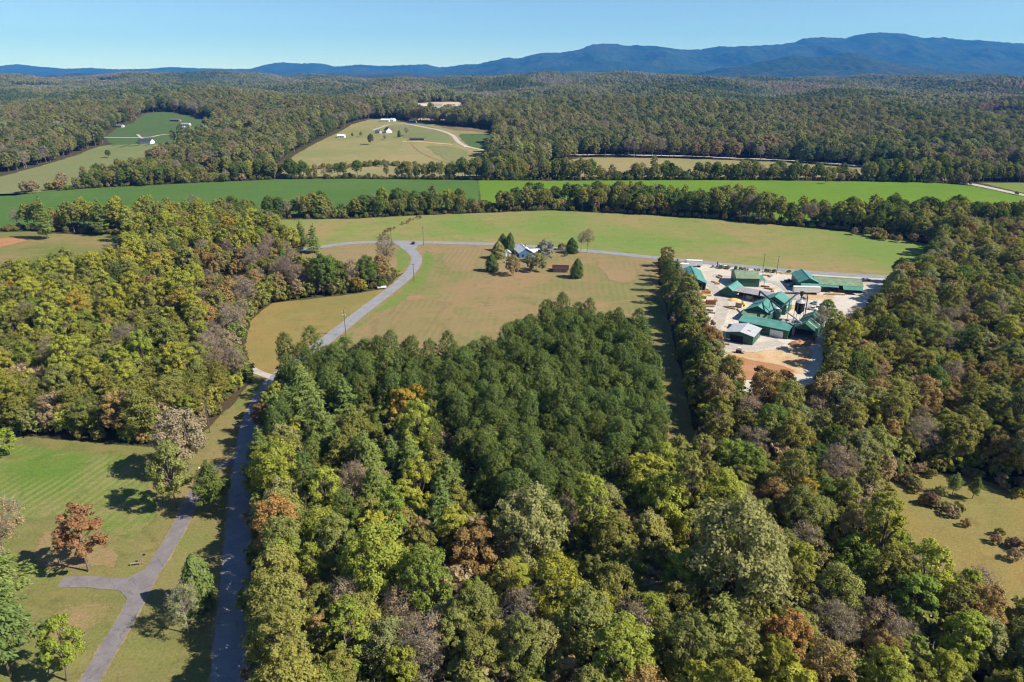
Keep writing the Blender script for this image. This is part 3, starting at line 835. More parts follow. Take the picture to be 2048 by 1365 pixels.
for s in (-1, 1):
    for k in (-6.5, -1.5, 3.5, 7.5):
        q = [Vector((s * 4.3, k, 4.78)), Vector((s * 4.3, k + .8, 4.78)), Vector((s * .3, k + .8, 7.26)), Vector((s * .3, k, 7.26))]
        if s < 0: q = [q[1], q[0], q[3], q[2]]
        MB().slab(q, .05).build('roof_strip', M_PALESTEEL, B8)
B9 = gable('planer_mill', 'teal gabled end block of the planer mill behind the white trailer', 'building', 152.6, 347.6, -8, 9.2, 17, 4.8, 7.0, M_TEAL, M_DKGREEN, roof2=M_TEAL)
MB().slab([(-4.2, -12.0, 3.0), (4.6, -12.0, 3.0), (4.6, -8.7, 4.4), (-4.2, -8.7, 4.4)], .1).build('lean_to_roof', M_TEAL, B9)
for xx in (-3.9, 0, 4.3): MB().box((xx, -11.7, 1.45), (.2, .2, 2.9)).build('post', M_GREYWOOD, B9)
B10 = gable('planer_mill', 'long low planer mill wing with faded green roof', 'building', 168.2, 345.2, 76, 15, 22, 3.7, 5.4, M_TEALX, M_DKGREEN, roof2=M_TEALX, open_=('left',))
MB().slab([(-11.2, -10.8, 2.6), (-11.2, -1.5, 2.6), (-8.0, -1.5, 3.62), (-8.0, -10.8, 3.62)][::-1], .1).build('lean_to_roof', M_TEAL, B10)
MB().slab([(-9.6, .5, 3.0), (-9.6, 10.8, 3.0), (-8.0, 10.8, 3.62), (-8.0, .5, 3.62)][::-1], .1).build('lean_to_roof', M_TEAL, B10)

def silo(x, y):
    o = base('chip_hopper', x, y, 0, 'black hopper bin on tall legs beside the saw house', 'hopper')
    n = 14
    def ring(m, zr):
        vs, fs = [], []
        for z, r in zr:
            vs += [(r * math.cos(6.283 * k / n), r * math.sin(6.283 * k / n), z) for k in range(n)]
        for i in range(len(zr) - 1):
            fs += [(i*n+k, i*n+(k+1) % n, (i+1)*n+(k+1) % n, (i+1)*n+k) for k in range(n)]
        fs += [tuple(range(n))[::-1], tuple((len(zr) - 1) * n + k for k in range(n))]
        return m.add(vs, fs)
    ring(MB(), [(3.4, .5), (5.2, 2.0), (9.0, 2.0)]).build('bin', M_RUST, o)
    ring(MB(), [(9.02, 2.05), (10.2, .5)]).build('bin_roof', M_PALESTEEL, o)
    for a in range(4):
        cx, cy_ = 2.1 * math.cos(a * 1.57 + .78), 2.1 * math.sin(a * 1.57 + .78)
        MB().tube([(cx, cy_, 0), (cx, cy_, 8.8)], .11, 6).build('leg', M_PALESTEEL, o)
    ring(MB(), [(11.6, .25), (12.6, .8), (14.0, .8)]).build('cyclone', M_STEEL, o)
    MB().tube([(0, 0, 10.1), (0, 0, 11.7)], .25, 8).build('chute', M_STEEL, o)
    MB().tube([(.9, 0, 13.6), (2.2, .2, 13.2), (3.0, .3, 11), (3.0, .3, .1)], .22, 8).build('down_pipe', M_STEEL, o)
    return o
sx, sy = G(1595, 643)
silo(sx, sy)
tk = base('dust_tank', *G(1553, 636), 20, 'small teal tank with white conical cap under the pipes', 'tank')
MB().tube([(0, 0, 0.6), (0, 0, 4.8)], 1.7, 14).build('shell', M_TEAL, tk)
MB().tube([(0, 0, 4.81), (0, 0, 5.9)], [1.75, .3], 14).build('cap', M_WHITE, tk)
for a in range(3): MB().tube([(1.2 * math.cos(a * 2.09), 1.2 * math.sin(a * 2.09), 0), (1.2 * math.cos(a * 2.09), 1.2 * math.sin(a * 2.09), .7)], .1, 6).build('leg', M_STEEL, tk)
def pipe(pts, r, mat, label, legs=()):
    p = [W3(*a) for a in pts]
    o = base('blower_pipe', p[0].x, p[0].y, 0, label, 'pipe')
    loc = Vector(o.location)
    MB().tube([k - loc for k in p], r, 8).build('duct', mat, o)
    for i in legs:
        k = p[i] - loc
        MB().tube([(k.x, k.y, -loc.z), (k.x, k.y, k.z - r)], .12, 6).build('support', mat, o)
    return o
pipe([(1518, 592, 6), (1520, 583, 9), (1541, 600, 9.3), (1562, 617, 9.3), (1572, 623, 9.0)], .42, M_STEEL, 'dark overhead blower pipe from the grey-roofed shed', (2,))
pipe([(1562, 616, 9.3), (1580, 600, 12), (1592, 590, 13.2), (1599, 587, 13.4)], .36, M_STEEL, 'dark overhead pipe climbing to the hopper cyclone', (1,))
pipe([(1541, 600, 9.3), (1547, 617, 6.5), (1552, 626, 5.6)], .34, M_STEEL, 'short dark pipe dropping to the teal tank', ())
pipe([(1570, 622, 8.6), (1588, 635, 7.6), (1603, 647, 6.6)], .34, M_PALESTEEL, 'pale pipe running down to the striped barn', (1,))

def lumber(u, v, rot, n, w, l, mat, label, group='lumber stacks in the mill yard', lift=0):
    """bundles of boards on bearers"""
    x, y = G(u, v)
    o = base('lumber_stack', x, y, rot, label, 'lumber', group)
    for i in range(n):
        z = .12 + i * .78
        MB().box((rng.uniform(-.05, .05), rng.uniform(-.1, .1), z + .34), (w, l, .66)).build('bundle', mat, o)
        for k in (-.32, .32):
            MB().box((0, l * k, z - .06), (w, .12, .1)).build('bearer', M_GREYWOOD, o)
    return o
LUM = [(1401, 589, 86, 1, 1.3, 4.8, M_WOOD2, 'low orange lumber stack before the open-fronted shed'), (1412, 588, 86, 2, 1.3, 4.4, M_WOOD2, 'two-tier orange lumber stack before the open-fronted shed'),
       (1413, 592, 86, 1, 1.4, 4.6, M_WOOD, 'pale lumber stack in front of the two-tier orange one'), (1418, 582, 10, 1, 1.2, 3.6, M_WOOD, 'pale lumber stack at the corner of the open-fronted shed'),
       (1421, 610, 86, 3, 1.4, 4.6, M_WOOD3, 'tall brown lumber stack beside the gravel track'), (1416, 614, 84, 1, 1.6, 6.0, M_GREYWOOD, 'grey weathered boards beside the tall brown stack'),
       (1406, 606, 80, 1, 1.3, 5.0, M_WOOD2, 'thin orange stack at the edge of the tree row'), (1442, 553, 20, 1, 1.1, 3.8, M_WOOD, 'narrow pale stack near the faded-roof building'),
       (1437, 556, 24, 1, 1.1, 3.4, M_GREYWOOD, 'narrow grey stack near the faded-roof building'), (1456, 616, 40, 1, 1.3, 3.8, M_WOOD, 'yellow lumber stack on the open gravel'),
       (1461, 617, 40, 1, 1.3, 3.6, M_WOOD, 'second yellow lumber stack on the open gravel'), (1466, 618, 42, 1, 1.2, 3.4, M_WOOD, 'third yellow lumber stack on the open gravel'),
       (1478, 615, 50, 3, 1.5, 3.2, M_WOOD, 'tall tilted yellow stack near the saw house'), (1562, 547, 84, 1, 1.0, 7.5, M_WOOD, 'long pale beams lying by the roadside hedge'),
       (1573, 549, 84, 1, 1.0, 6.0, M_WOOD, 'shorter pale beams lying by the roadside hedge'), (1690, 583, 80, 1, 1.3, 7.0, M_WOOD, 'long pale boards before the planer mill wing'),
       (1676, 590, 78, 1, 1.6, 6.0, M_WOOD, 'yellow boards on sandy ground behind the bushes'), (1660, 590, 76, 1, 1.2, 5.0, M_WOOD, 'pale boards on sandy ground by the white trailer'),
       (1725, 572, -50, 1, 1.0, 5.0, M_WOOD, 'pale beams leaning near the parked black cars'), (1650, 577, 20, 2, 1.2, 1.6, M_WHITE, 'white wrapped bundle inside the planer mill wing'),
       (1545, 650, -36, 1, 1.2, 6.0, M_WOOD, 'pale boards behind the long low shed'), (1565, 648, -36, 2, 1.1, 3.5, M_GREYWOOD, 'grey crates behind the long low shed'),
       (1497, 598, 30, 2, 1.4, 2.6, M_WHITE, 'white frames before the grey-roofed shed')]
_r3 = random.Random(4)
for k_, (u_, v_, m_, nm_) in enumerate([(1430, 566, M_WOOD, 'cream'), (1434, 569, M_WOOD2, 'orange'), (1532, 552, M_WOOD, 'cream'), (1541, 554, M_GREYWOOD, 'grey'), (1530, 575, M_WOOD3, 'brown'), (1538, 579, M_WOOD2, 'orange'), (1547, 583, M_WOOD, 'cream'),
                                   (1405, 597, M_WOOD, 'cream'), (1432, 602, M_WOOD2, 'orange'), (1642, 580, M_WOOD, 'cream'), (1668, 583, M_WOOD3, 'brown'), (1702, 580, M_WOOD, 'cream'), (1610, 598, M_GREYWOOD, 'grey'), (1585, 655, M_WOOD2, 'orange'), (1450, 690, M_GREYWOOD, 'grey')]):
    LUM.append((u_, v_, _r3.uniform(0, 180), _r3.choice((1, 1, 2)), 1.2, _r3.uniform(2.4, 4.6), m_, f'loose {nm_} board stack lying about the mill yard', f'loose {nm_} board stacks about the mill yard'))
for a in LUM: lumber(*a)
for i, (u, v) in enumerate([(1412, 621), (1416, 626), (1411, 630), (1420, 622), (1424, 627)]):
    x, y = G(u, v)
    o = base('pallet_stack', x, y, 60 + 4 * i, 'grey wooden pallet stack beside the gravel track', 'pallets', 'pallet stacks beside the gravel track')
    for k in range(4): MB().box((0, 0, .08 + .16 * k), (1.2, 2.8, .12)).build('pallet', M_GREYWOOD, o)

def mound(u, v, rx, ry, h, mat, label, name='sawdust_pile', cat='pile', rot=0, seed=0):
    x, y = G(u, v)
    nr, na = 9, 26
    vs, fs = [], []
    for i in range(nr):
        k = i / (nr - 1)
        for j in range(na):
            a = 2 * math.pi * j / na
            px, py = rx * (1 - k) * math.cos(a), ry * (1 - k) * math.sin(a)
            z = h * (1 - (1 - k) ** 2) * (1 + .3 * noise.noise(Vector((px * .6, py * .6, seed)))) + .25 * noise.noise(Vector((px * 1.5, py * 1.5, seed))) * (k > .02) - (.1 if k < .01 else 0)
            e = 1 + .25 * noise.noise(Vector((math.cos(a), math.sin(a), seed + 5.0)))
            vs.append((px * e, py * e, z))
    for i in range(nr - 1):
        for j in range(na): fs.append((i*na+j, i*na+(j+1) % na, (i+1)*na+(j+1) % na, (i+1)*na+j))
    o = mesh_obj(name, vs, fs, mat, smooth=True)
    o.location = (x, y, H1(x, y)); o.rotation_euler = (0, 0, R(rot))
    return tag(o, label, cat)
mound(1468, 601, 3.6, 2.2, 1.1, M_CHIPS, 'pale sawdust heap before the grey-roofed shed', seed=1)
mound(1486, 612, 2.2, 2.0, 2.2, M_CHIPS, 'steep yellow sawdust heap near the saw house', seed=2)
mound(1597, 690, 4.6, 2.8, 1.9, M_EARTH, 'orange earth mound at the rim of the mill yard', 'earth_mound', seed=3)
mound(1618, 686, 3.0, 2.0, 1.2, M_EARTH, 'smaller orange earth mound by the striped barn', 'earth_mound', seed=4)
mound(1586, 617, 2.6, 1.8, 1.6, M_CHIPS, 'yellow chip heap behind the black hopper', seed=5)
mound(1563, 588, 2.4, 1.2, .9, M_WOOD3, 'brown scrap wood heap on the sandy ground', 'scrap_heap', seed=6)

def semi(u, v, rot, L, label, group=None):
    x, y = G(u, v)
    o = base('box_trailer', x, y, rot, label, 'trailer', group)
    MB().box((0, 0, 2.55), (L, 2.55, 2.8)).build('box', M_WHITE, o)
    MB().box((0, 0, 1.05), (L * .96, 1.0, .18)).build('chassis', M_STEEL, o)
    for k in (.34, .25):
        for s in (-1, 1): MB().tube([(L * k, s * 1.25, .5), (L * k, s * .75, .5)], .5, 12).build('wheel', M_TYRE, o)
    for s in (-1, 1): MB().box((-L * .30, s * .7, .5), (.14, .14, 1.0)).build('landing_leg', M_STEEL, o)
    for z in (1.3, 3.9): MB().box((0, -1.3, z), (L, .05, .12)).build('rail', M_PALESTEEL, o)
    panel(o, 'door', 'r', 0, 1.25, 2.3, 2.6, M_PALESTEEL, L, 2.55, .04)
    return o
semi(1612, 588.5, -4, 13.0, 'long white box trailer parked before the planer mill')
semi(1354, 541, -8, 12.5, 'white box trailer half hidden behind the tall tree row')
semi(1388, 534, -8, 9.0, 'white box trailer behind the open-fronted teal shed')

def car(u, v, rot, paint, label, cat='car', pick=False, group=None, world=None):
    x, y = world or G(u, v)
    o = base('pickup_truck' if pick else 'parked_car', x, y, rot, label, cat, group)
    prof = [(-2.3, .35), (2.3, .35), (2.35, .75), (2.2, .95), (.9, 1.02), (-2.25, 1.02), (-2.35, .7)]
    m = MB(); m.prism(prof, -.9, .9).build('body', paint, o)
    if pick: cab = [(-.35, 1.0), (1.05, 1.0), (.55, 1.72), (-.3, 1.72)]
    else: cab = [(-1.9, 1.0), (1.05, 1.0), (.45, 1.5), (-1.3, 1.5)]
    MB().prism(cab, -.8, .8).build('window', M_GLASS, o)
    top = [(p[0] * .96, p[1] - .02) for p in cab[2:]]
    MB().box(((cab[2][0] + cab[3][0]) / 2, 0, cab[2][1] + .03), (abs(cab[2][0] - cab[3][0]) + .1, 1.6, .07)).build('roof', paint, o)
    if pick:
        for s in (-1, 1): MB().box((-1.35, s * .86, 1.18), (1.85, .08, .34)).build('bed_side', paint, o)
    for a in (-1.4, 1.45):
        for s in (-1, 1): MB().tube([(a, s * .93, .34), (a, s * .7, .34)], .34, 12).build('wheel', M_TYRE, o)
    return o
car(1712, 567, 20, M_CARB, 'black car parked at the end of the planer mill')
car(1724, 564, 15, M_CARB, 'second black car beside the planer mill entrance')
car(1731, 562, 10, M_CARS, 'silver car parked beyond the black ones')
car(1583, 573, 15, M_CARS, 'silver pickup beside the planer mill gable', 'truck', True)
car(1577, 565, 10, M_CARB, 'dark pickup behind the silver one', 'truck', True)
car(1440, 535, -4, M_CARW, 'white pickup parked at the mill gate', 'truck', True)
car(1452, 537, -4, M_CARW, 'white car parked next to the gate pickup')
car(1624, 620, -34, M_CARW, 'white truck half hidden by the green roadside tree', 'truck', True)
car(1640, 618, -30, M_CARW, 'white car under the mill yard trees')
car(1630, 608, 60, M_CARS, 'silver car on the gravel beyond the hopper')
car(827, 488, 90, M_CARB, 'small dark car waiting at the road junction', world=G(827, 488.5))
car(1380, 530, 2, M_CARS, 'grey car on the cross road behind the box trailers', world=G(1378, 525))
car(931, 295, 40, M_CARW, 'white pickup on the hilltop lane', 'truck', True)
car(972, 327, 10, M_CARB, 'dark pickup in the shade below the hill lane', 'truck', True)
car(905, 342, 10, M_CARR, 'red truck beside the white campers', 'truck', True)
car(1017, 525, 15, M_CARW, 'white car parked on the farmhouse track')

def flatbed(u, v, rot, label):
    x, y = G(u, v)
    o = base('utility_trailer', x, y, rot, label, 'trailer')
    MB().box((0, 0, .75), (4.6, 2.0, .16)).build('deck', M_WHITE, o)
    for s in (-1, 1):
        MB().box((0, s * .97, 1.05), (4.6, .06, .44)).build('side', M_WHITE, o)
        MB().tube([(-.3, s * 1.15, .36), (-.3, s * .95, .36)], .36, 10).build('wheel', M_TYRE, o)
        MB().tube([(.55, s * 1.15, .36), (.55, s * .95, .36)], .36, 10).build('wheel', M_TYRE, o)
    MB().box((-2.27, 0, 1.05), (.06, 1.88, .44)).build('headboard', M_WHITE, o)
    MB().tube([(2.3, .7, .7), (3.5, 0, .55)], .06, 6).build('drawbar', M_STEEL, o)
    MB().tube([(2.3, -.7, .7), (3.5, 0, .55)], .06, 6).build('drawbar', M_STEEL, o)
    return o
flatbed(764, 578, 12, 'white flat trailer parked at the meadow edge')
flatbed(1461, 680, 35, 'small white dump trailer beside the silver-roofed workshop')

def loader(u, v, rot):
    x, y = G(u, v)
    o = base('skid_loader', x, y, rot, 'black and white skid loader on the orange dirt', 'loader')
    MB().box((0, 0, .9), (2.2, 1.3, .9), taper=.92).build('body', M_STEEL, o)
    c = MB().box((.25, 0, 1.75), (1.2, 1.15, .95), taper=.85).build('cab', M_WHITE, o)
    MB().box((.88, 0, 1.7), (.06, .9, .7)).build('window', M_GLASS, c)
    for a in (-.65, .65):
        for s in (-1, 1): MB().tube([(a, s * .95, .45), (a, s * .68, .45)], .45, 12).build('wheel', M_TYRE, o)
    for s in (-1, 1): MB().tube([(-1.0, s * .62, 1.7), (.9, s * .62, 1.5), (1.7, s * .62, .5)], .08, 6).build('lift_arm', M_PALESTEEL, o)
    MB().add([(1.6, -.9, .1), (2.5, -.9, .1), (1.6, -.9, .8), (1.6, .9, .1), (2.5, .9, .1), (1.6, .9, .8)], [(0, 1, 2), (5, 4, 3), (0, 3, 4, 1), (0, 2, 5, 3)]).build('bucket', M_PALESTEEL, o)
loader(1477, 706, -20)
# drums of cable and a wheel rake by the striped barn
for u, v, r_, lb in ((1627, 683, 1.3, 'large dark cable drum beside the striped barn'), (1614, 684, .9, 'smaller cable drum at the open barn front')):
    x, y = G(u, v)
    o = base('cable_drum', x, y, -30, lb, 'drum')
    for s in (-.45, .45): MB().tube([(s - .05, 0, r_), (s + .05, 0, r_)], r_, 18).build('flange', M_GREYWOOD, o)
    MB().tube([(-.4, 0, r_), (.4, 0, r_)], r_ * .6, 14).build('core', M_STEEL, o)

# ------------------------------------------------------------------ poles, posts
def pole(u, v, h, label, arms=1, lamp=False, trans=False, rot=0):
    x, y = G(u, v)
    o = base('utility_pole', x, y, rot, label, 'pole')
    MB().tube([(0, 0, -.2), (0, 0, h)], [.17, .11], 8).build('post', M_POLE, o)
    for i in range(arms):
        z = h - .5 - .9 * i
        a = MB().box((0, .12, z), (2.3, .1, .13)).build('crossarm', M_GREYWOOD, o)
        for k in (-1.0, -.35, .35, 1.0): MB().tube([(k, .12, z + .06), (k, .12, z + .25)], .05, 6).build('insulator', M_PALESTEEL, a)
    if trans: MB().tube([(.36, 0, h - 2.6), (.36, 0, h - 1.7)], .28, 10).build('transformer', M_PALESTEEL, o)
    if lamp:
        MB().tube([(0, 0, h - 2.0), (-.9, -.3, h - 1.6)], .04, 6).build('lamp_arm', M_PALESTEEL, o)
        MB().tube([(-.9, -.3, h - 1.75), (-.9, -.3, h - 1.5)], [.28, .12], 8).build('lamp_head', M_PALESTEEL, o)
    return o
pole(692, 672, 11.5, 'utility pole with lamp beside the road bend', 1, True, True, 40)
pole(828, 562, 9.5, 'slender pole on the green verge of the curving road', 1)
pole(847, 491, 12, 'tall pole beside the road junction', 1)
pole(783, 485, 9, 'pole at the edge of the hay field near the junction', 1)
pole(420, 866, 12, 'lone pole where the wood meets the roadside grass', 1, True)
pole(1525, 546, 11, 'plain pole on the cross road behind the mill', 1)
pole(1553, 549, 10.5, 'pole with transformer drum behind the mill yard', 1, True, True)
pole(524, 1070, 11, 'pole at the wood edge of the shaded road', 1)
pole(549, 1235, 11, 'next pole along the shaded road by the mixed wood', 1)
pole(285, 275, 10, 'pole on the lane above the white house', 1)
for u, v, h, lb in ((1397, 533, 3.6, 'thick dark gatepost on the house side of the mill gate'), (1434, 536, 3.2, 'thick dark gatepost on the hedge side of the mill gate')):
    x, y = G(u, v)
    o = base('gate_post', x, y, 0, lb, 'gatepost')
    MB().box((0, 0, h / 2), (.55, .55, h)).build('shaft', M_POLE, o)
    MB().box((0, 0, h + .08), (.75, .75, .16)).build('cap', M_STEEL, o)

# wooden bench with a high slanting end post near the driveway
x, y = G(276, 1130)
bn = base('garden_bench', x, y, 12, 'weathered rustic wooden bench with one slanting high end', 'bench')
MB().box((-.5, 0, .55), (2.2, .45, .08)).build('seat', M_GREYWOOD, bn)
for k in (-1.5, .45): 
    for s in (-.18, .18): MB().box((k, s, .26), (.12, .1, .52)).build('leg', M_GREYWOOD, bn)
MB().tube([(.3, 0, .5), (1.5, .3, 2.2)], .11, 6).build('slanting_post', M_GREYWOOD, bn)
MB().tube([(.9, .1, .0), (1.1, .15, 1.5)], .08, 6).build('prop', M_GREYWOOD, bn)
MB().box((1.55, .3, 2.3), (.5, .25, .3)).build('head_block', M_DARK, bn)
x, y = G(400, 943)
mb_ = base('mailbox', x, y, 30, 'small white mailbox on bare red ground by the driveway', 'mailbox')
MB().box((0, 0, .5), (.1, .1, 1.0)).build('post', M_GREYWOOD, mb_)
MB().box((0, 0, 1.12), (.5, .24, .26)).build('box', M_WHITE, mb_)

# ------------------------------------------------------------------ the farmhouse
FH = G(1047, 512)
fh = house('farmhouse', 'blue gabled farmhouse with white metal roof', 'house', FH[0], FH[1], 14, 8.4, 11.5, 3.4, 6.0, M_WHITEROOF, M_BLUEW)
pw = G(1066, 512)
p2 = gable('farmhouse_wing', 'white-roofed side wing of the blue farmhouse', 'house', pw[0], pw[1], -78, 5.0, 7.0, 2.8, 4.2, M_WHITEROOF, M_WHITE)
panel(p2, 'window', 'r', 0, 1.0, 1.3, 1.2, M_GLASS, 5.0, 7.0)
ag = G(1087, 508)
p3 = gable('garage', 'grey-roofed garage behind the silvery bare tree', 'garage', ag[0], ag[1], 12, 8.0, 9.0, 3.0, 4.8, M_SHINGLE, M_BEIGE)
panel(p3, 'garage_door', 'f', 0, 0, 3.2, 2.4, M_WHITE, 8.0, 9.0)
s1 = G(1015, 512)
p4 = gable('garden_shed', 'tiny white shed between the cedars and the farmhouse', 'shed', s1[0], s1[1], 10, 3.6, 4.4, 2.3, 3.4, M_WHITEROOF, M_WHITE)
panel(p4, 'door', 'f', 0, 0, 1.0, 1.9, M_GREYWOOD, 3.6, 4.4)
s2 = G(1121, 543)
p5 = gable('barn_shed', 'low maroon-roofed shed beyond the farmhouse lawn', 'shed', s2[0], s2[1], 84, 5.4, 8.4, 1.9, 3.4, M_MAROON, M_GREYWOOD, open_=('front',))
for i in range(9):
    x, y = G(1098 + rng.uniform(0, 12), 541 + rng.uniform(-4, 3))
    o = base('log_pile', x, y, rng.uniform(0, 180), 'small heap of split logs beside the maroon shed', 'firewood', 'firewood heaps beside the maroon shed')
    for k in range(4): MB().tube([(-.6, .28 * k - .4, .16 + .2 * (k % 2)), (.6, .28 * k - .4, .16 + .2 * (k % 2))], .16, 6).build('log', rng.choice([M_WOOD2, M_WOOD3, M_WOOD]), o)

# ------------------------------------------------------------------ houses on the far slopes
def far_house(u, v, rot, W, L, hw, hr, roof, wall, label, name='house', cat='house', **k):
    x, y = G(u, v)
    return house(name, label, cat, x, y, rot, W, L, hw, hr, roof, wall, **k)
far_house(295, 288, 80, 10, 17, 3.6, 7.0, M_NAVY, M_WHITE, 'large white house with dark roof above the olive pasture')
far_house(284, 286, 80, 7, 8, 3.2, 5.4, M_NAVY, M_WHITE, 'dark-roofed garage block attached beside the large white house', 'garage', 'garage', chim=False)
far_house(236, 255, 82, 9, 20, 3.0, 5.0, M_SHINGLE, M_BEIGE, 'long grey-roofed ranch house at the pasture edge')
far_house(352, 243, 80, 9, 18, 3.0, 5.0, M_SHINGLE, M_BRICK, 'brick ranch house at the top of the green pasture')
far_house(372, 252, 84, 8, 15, 3.0, 4.8, M_GREYROOF, M_WHITE, 'pale house with grey roof below the brick ranch house')
far_house(374, 258, 84, 5, 12, 2.8, 4.0, M_WHITEROOF, M_WHITE, 'white mobile home before the pale grey-roofed house', chim=False)
far_house(414, 258, 70, 8, 12, 3.2, 6.2, M_REDROOF, M_WHITE, 'house with bright red roof behind the big dark tree')
far_house(394, 275, 86, 7, 19, 3.2, 4.6, M_WHITEROOF, M_WHITE, 'long white-roofed building below the big dark tree', chim=False)
far_house(360, 281, 20, 4, 5, 2.6, 3.8, M_WHITEROOF, M_WHITE, 'small white shed in the brush by the lane', 'garden_shed', 'shed', chim=False)
far_house(34, 244, 80, 9, 16, 3.2, 5.2, M_GREYROOF, M_BRICK, 'brick house alone in the western forest')
far_house(683, 276, 86, 8, 11, 3.0, 5.2, M_WHITEROOF, M_WHITE, 'white round-roofed shed on the hill pasture', 'barn', 'barn', chim=False)
far_house(776, 266, 25, 9, 15, 4.2, 8.0, M_NAVY, M_WHITE, 'white hilltop farmhouse with blue-grey roof')
far_house(757, 267, 60, 6, 9, 3.0, 5.0, M_SHINGLE, M_BEIGE, 'grey-roofed outbuilding beside the hilltop farmhouse', chim=False)
far_house(834, 281, 88, 6, 21, 2.9, 4.2, M_SHINGLE, M_NAVY, 'long dark mobile home on the sandy hill driveway', chim=False)
far_house(771, 244, 84, 9, 15, 3.2, 5.4, M_WHITEROOF, M_WHITE, 'white house at the top of the hill lane')
far_house(786, 243, 60, 8, 9, 3.2, 5.4, M_WHITEROOF, M_WHITE, 'smaller white house at the top of the hill lane', chim=False)
far_house(826, 246, 70, 9, 12, 3.2, 5.6, M_NAVY, M_NAVY, 'dark blue house in the shade of the ridge trees', chim=False)
def camper(u, v, rot, L, label):
    x, y = G(u, v)
    o = base('camper', x, y, rot, label, 'camper')
    MB().prism([(-L / 2, .6), (L / 2, .6), (L / 2, 2.4), (L / 2 - .5, 2.9), (-L / 2 + .3, 2.9), (-L / 2, 2.6)], -1.2, 1.2).build('body', M_WHITE, o)
    for k in (-.25, .2): MB().box((L * k, -1.23, 1.9), (1.2, .06, .7)).build('window', M_GLASS, o)
    for s in (-1, 1): MB().tube([(-.3, s * 1.1, .4), (-.3, s * .85, .4)], .4, 10).build('wheel', M_TYRE, o)
    MB().box((L * .42, -1.23, 1.5), (.7, .06, 1.7)).build('door', M_PALESTEEL, o)
camper(798, 345, 4, 8.0, 'white camper on the dirt track under the hill bank')
camper(856, 344, 4, 6.0, 'smaller white camper farther along the dirt track')
camper(892, 344, 40, 7.0, 'white camper with the red truck behind it')
# the works far off in the forest
for u, v, rot, W, L, hw, hr, rf, wl, lb in ((902, 214, 86, 16, 40, 6, 8, M_SILVER, M_WHITE, 'long white factory hall far off in the forest'), (872, 214, 86, 15, 34, 5, 7, M_GREYROOF, M_WHITE, 'grey-roofed factory hall beside the long white one'),
                                     (848, 216, 80, 10, 18, 5, 7, M_WHITEROOF, M_WHITE, 'small white factory building at the forest edge'), (918, 217, 60, 10, 20, 6, 8, M_WHITEROOF, M_WHITE, 'white outbuilding at the bend of the factory road')):
    x, y = G(u, v)
    f_ = gable('factory', lb, 'factory', x, y, rot, W, L, hw, hr, rf, wl)
    for i in range(5): panel(f_, 'window', 'r', -L * .4 + L * .2 * i, 2, L * .1, 2.5, M_GLASS, W, L)
for u, v, lb in ((1352, 195, 'pale barn roof showing among the far trees'), (1396, 195, 'second pale barn roof among the far trees')):
    x, y = G(u, v)
    f_ = gable('barn', lb, 'barn', x, y, 84, 12, 26, 9, 13, M_WHITEROOF, M_WHITE)
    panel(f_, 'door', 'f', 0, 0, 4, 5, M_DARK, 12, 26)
wh = G(462, 582)
far_house(462, 585, 30, 8, 13, 3.0, 5.2, M_GREYROOF, M_WHITE, 'grey-roofed house buried in the brown wood')

# ================================================================== TREES
def m_leaf(name, src, trans=.34, patch=.28):
    """leaves: the tree's own tint, each leaf a little different, patches turning earlier than others"""
    m, nt = nmat(name)
    if src == 'object':
        oi = nt.nodes.new('ShaderNodeObjectInfo'); base = oi.outputs['Color']
    else:
        at = nd(nt, 'ShaderNodeAttribute', attribute_type='INSTANCER', attribute_name='tint'); base = at.outputs['Color']
    g = nt.nodes.new('ShaderNodeNewGeometry')
    tc = nt.nodes.new('ShaderNodeTexCoord')
    n = noi(nt, tc.outputs['Object'], .32, 3, .6)
    hs = nd(nt, 'ShaderNodeHueSaturation')
    hr = nd(nt, 'ShaderNodeMapRange', i_1=0.0, i_2=1.0, i_3=.478, i_4=.522)
    nt.links.new(n, hr.inputs[0]); nt.links.new(hr.outputs[0], hs.inputs['Hue'])
    vr = nd(nt, 'ShaderNodeMapRange', i_1=0.0, i_2=1.0, i_3=.76, i_4=1.26)
    nt.links.new(g.outputs['Random Per Island'], vr.inputs[0]); nt.links.new(vr.outputs[0], hs.inputs['Value'])
    nt.links.new(base, hs.inputs['Color'])
    col = mix(nt, ramp(nt, n, [(.5, (0, 0, 0)), (.72, (patch,) * 3)]), hs.outputs[0], (.20, .125, .035))
    df = nd(nt, 'ShaderNodeBsdfDiffuse'); tr = nd(nt, 'ShaderNodeBsdfTranslucent'); ms = nd(nt, 'ShaderNodeMixShader', i_0=trans)
    nt.links.new(col, df.inputs[0]); nt.links.new(col, tr.inputs[0])
    nt.links.new(df.outputs[0], ms.inputs[1]); nt.links.new(tr.outputs[0], ms.inputs[2])
    o = nt.nodes.new('ShaderNodeOutputMaterial'); nt.links.new(ms.outputs[0], o.inputs[0])
    return m

M_LEAF, M_LEAF_I = m_leaf('broad_leaves', 'object', .38, .16), m_leaf('broad_leaves_far', 'inst', .38, .16)
M_NEEDLE, M_NEEDLE_I = m_leaf('pine_needles', 'object', .28, .06), m_leaf('pine_needles_far', 'inst', .28, .06)
M_BARK = plain_mat('grey_brown_bark', (.17, .135, .105), .95, .05, .35, 3.0)
M_TWIG = plain_mat('bare_twigs', (.27, .225, .19), .95, .05, .3, 1.0)
M_PBARK = plain_mat('pine_bark', (.15, .095, .065), .95, .05, .35, 3.0)

def unit(v):
    return v / np.maximum(np.linalg.norm(v, axis=-1, keepdims=True), 1e-6)

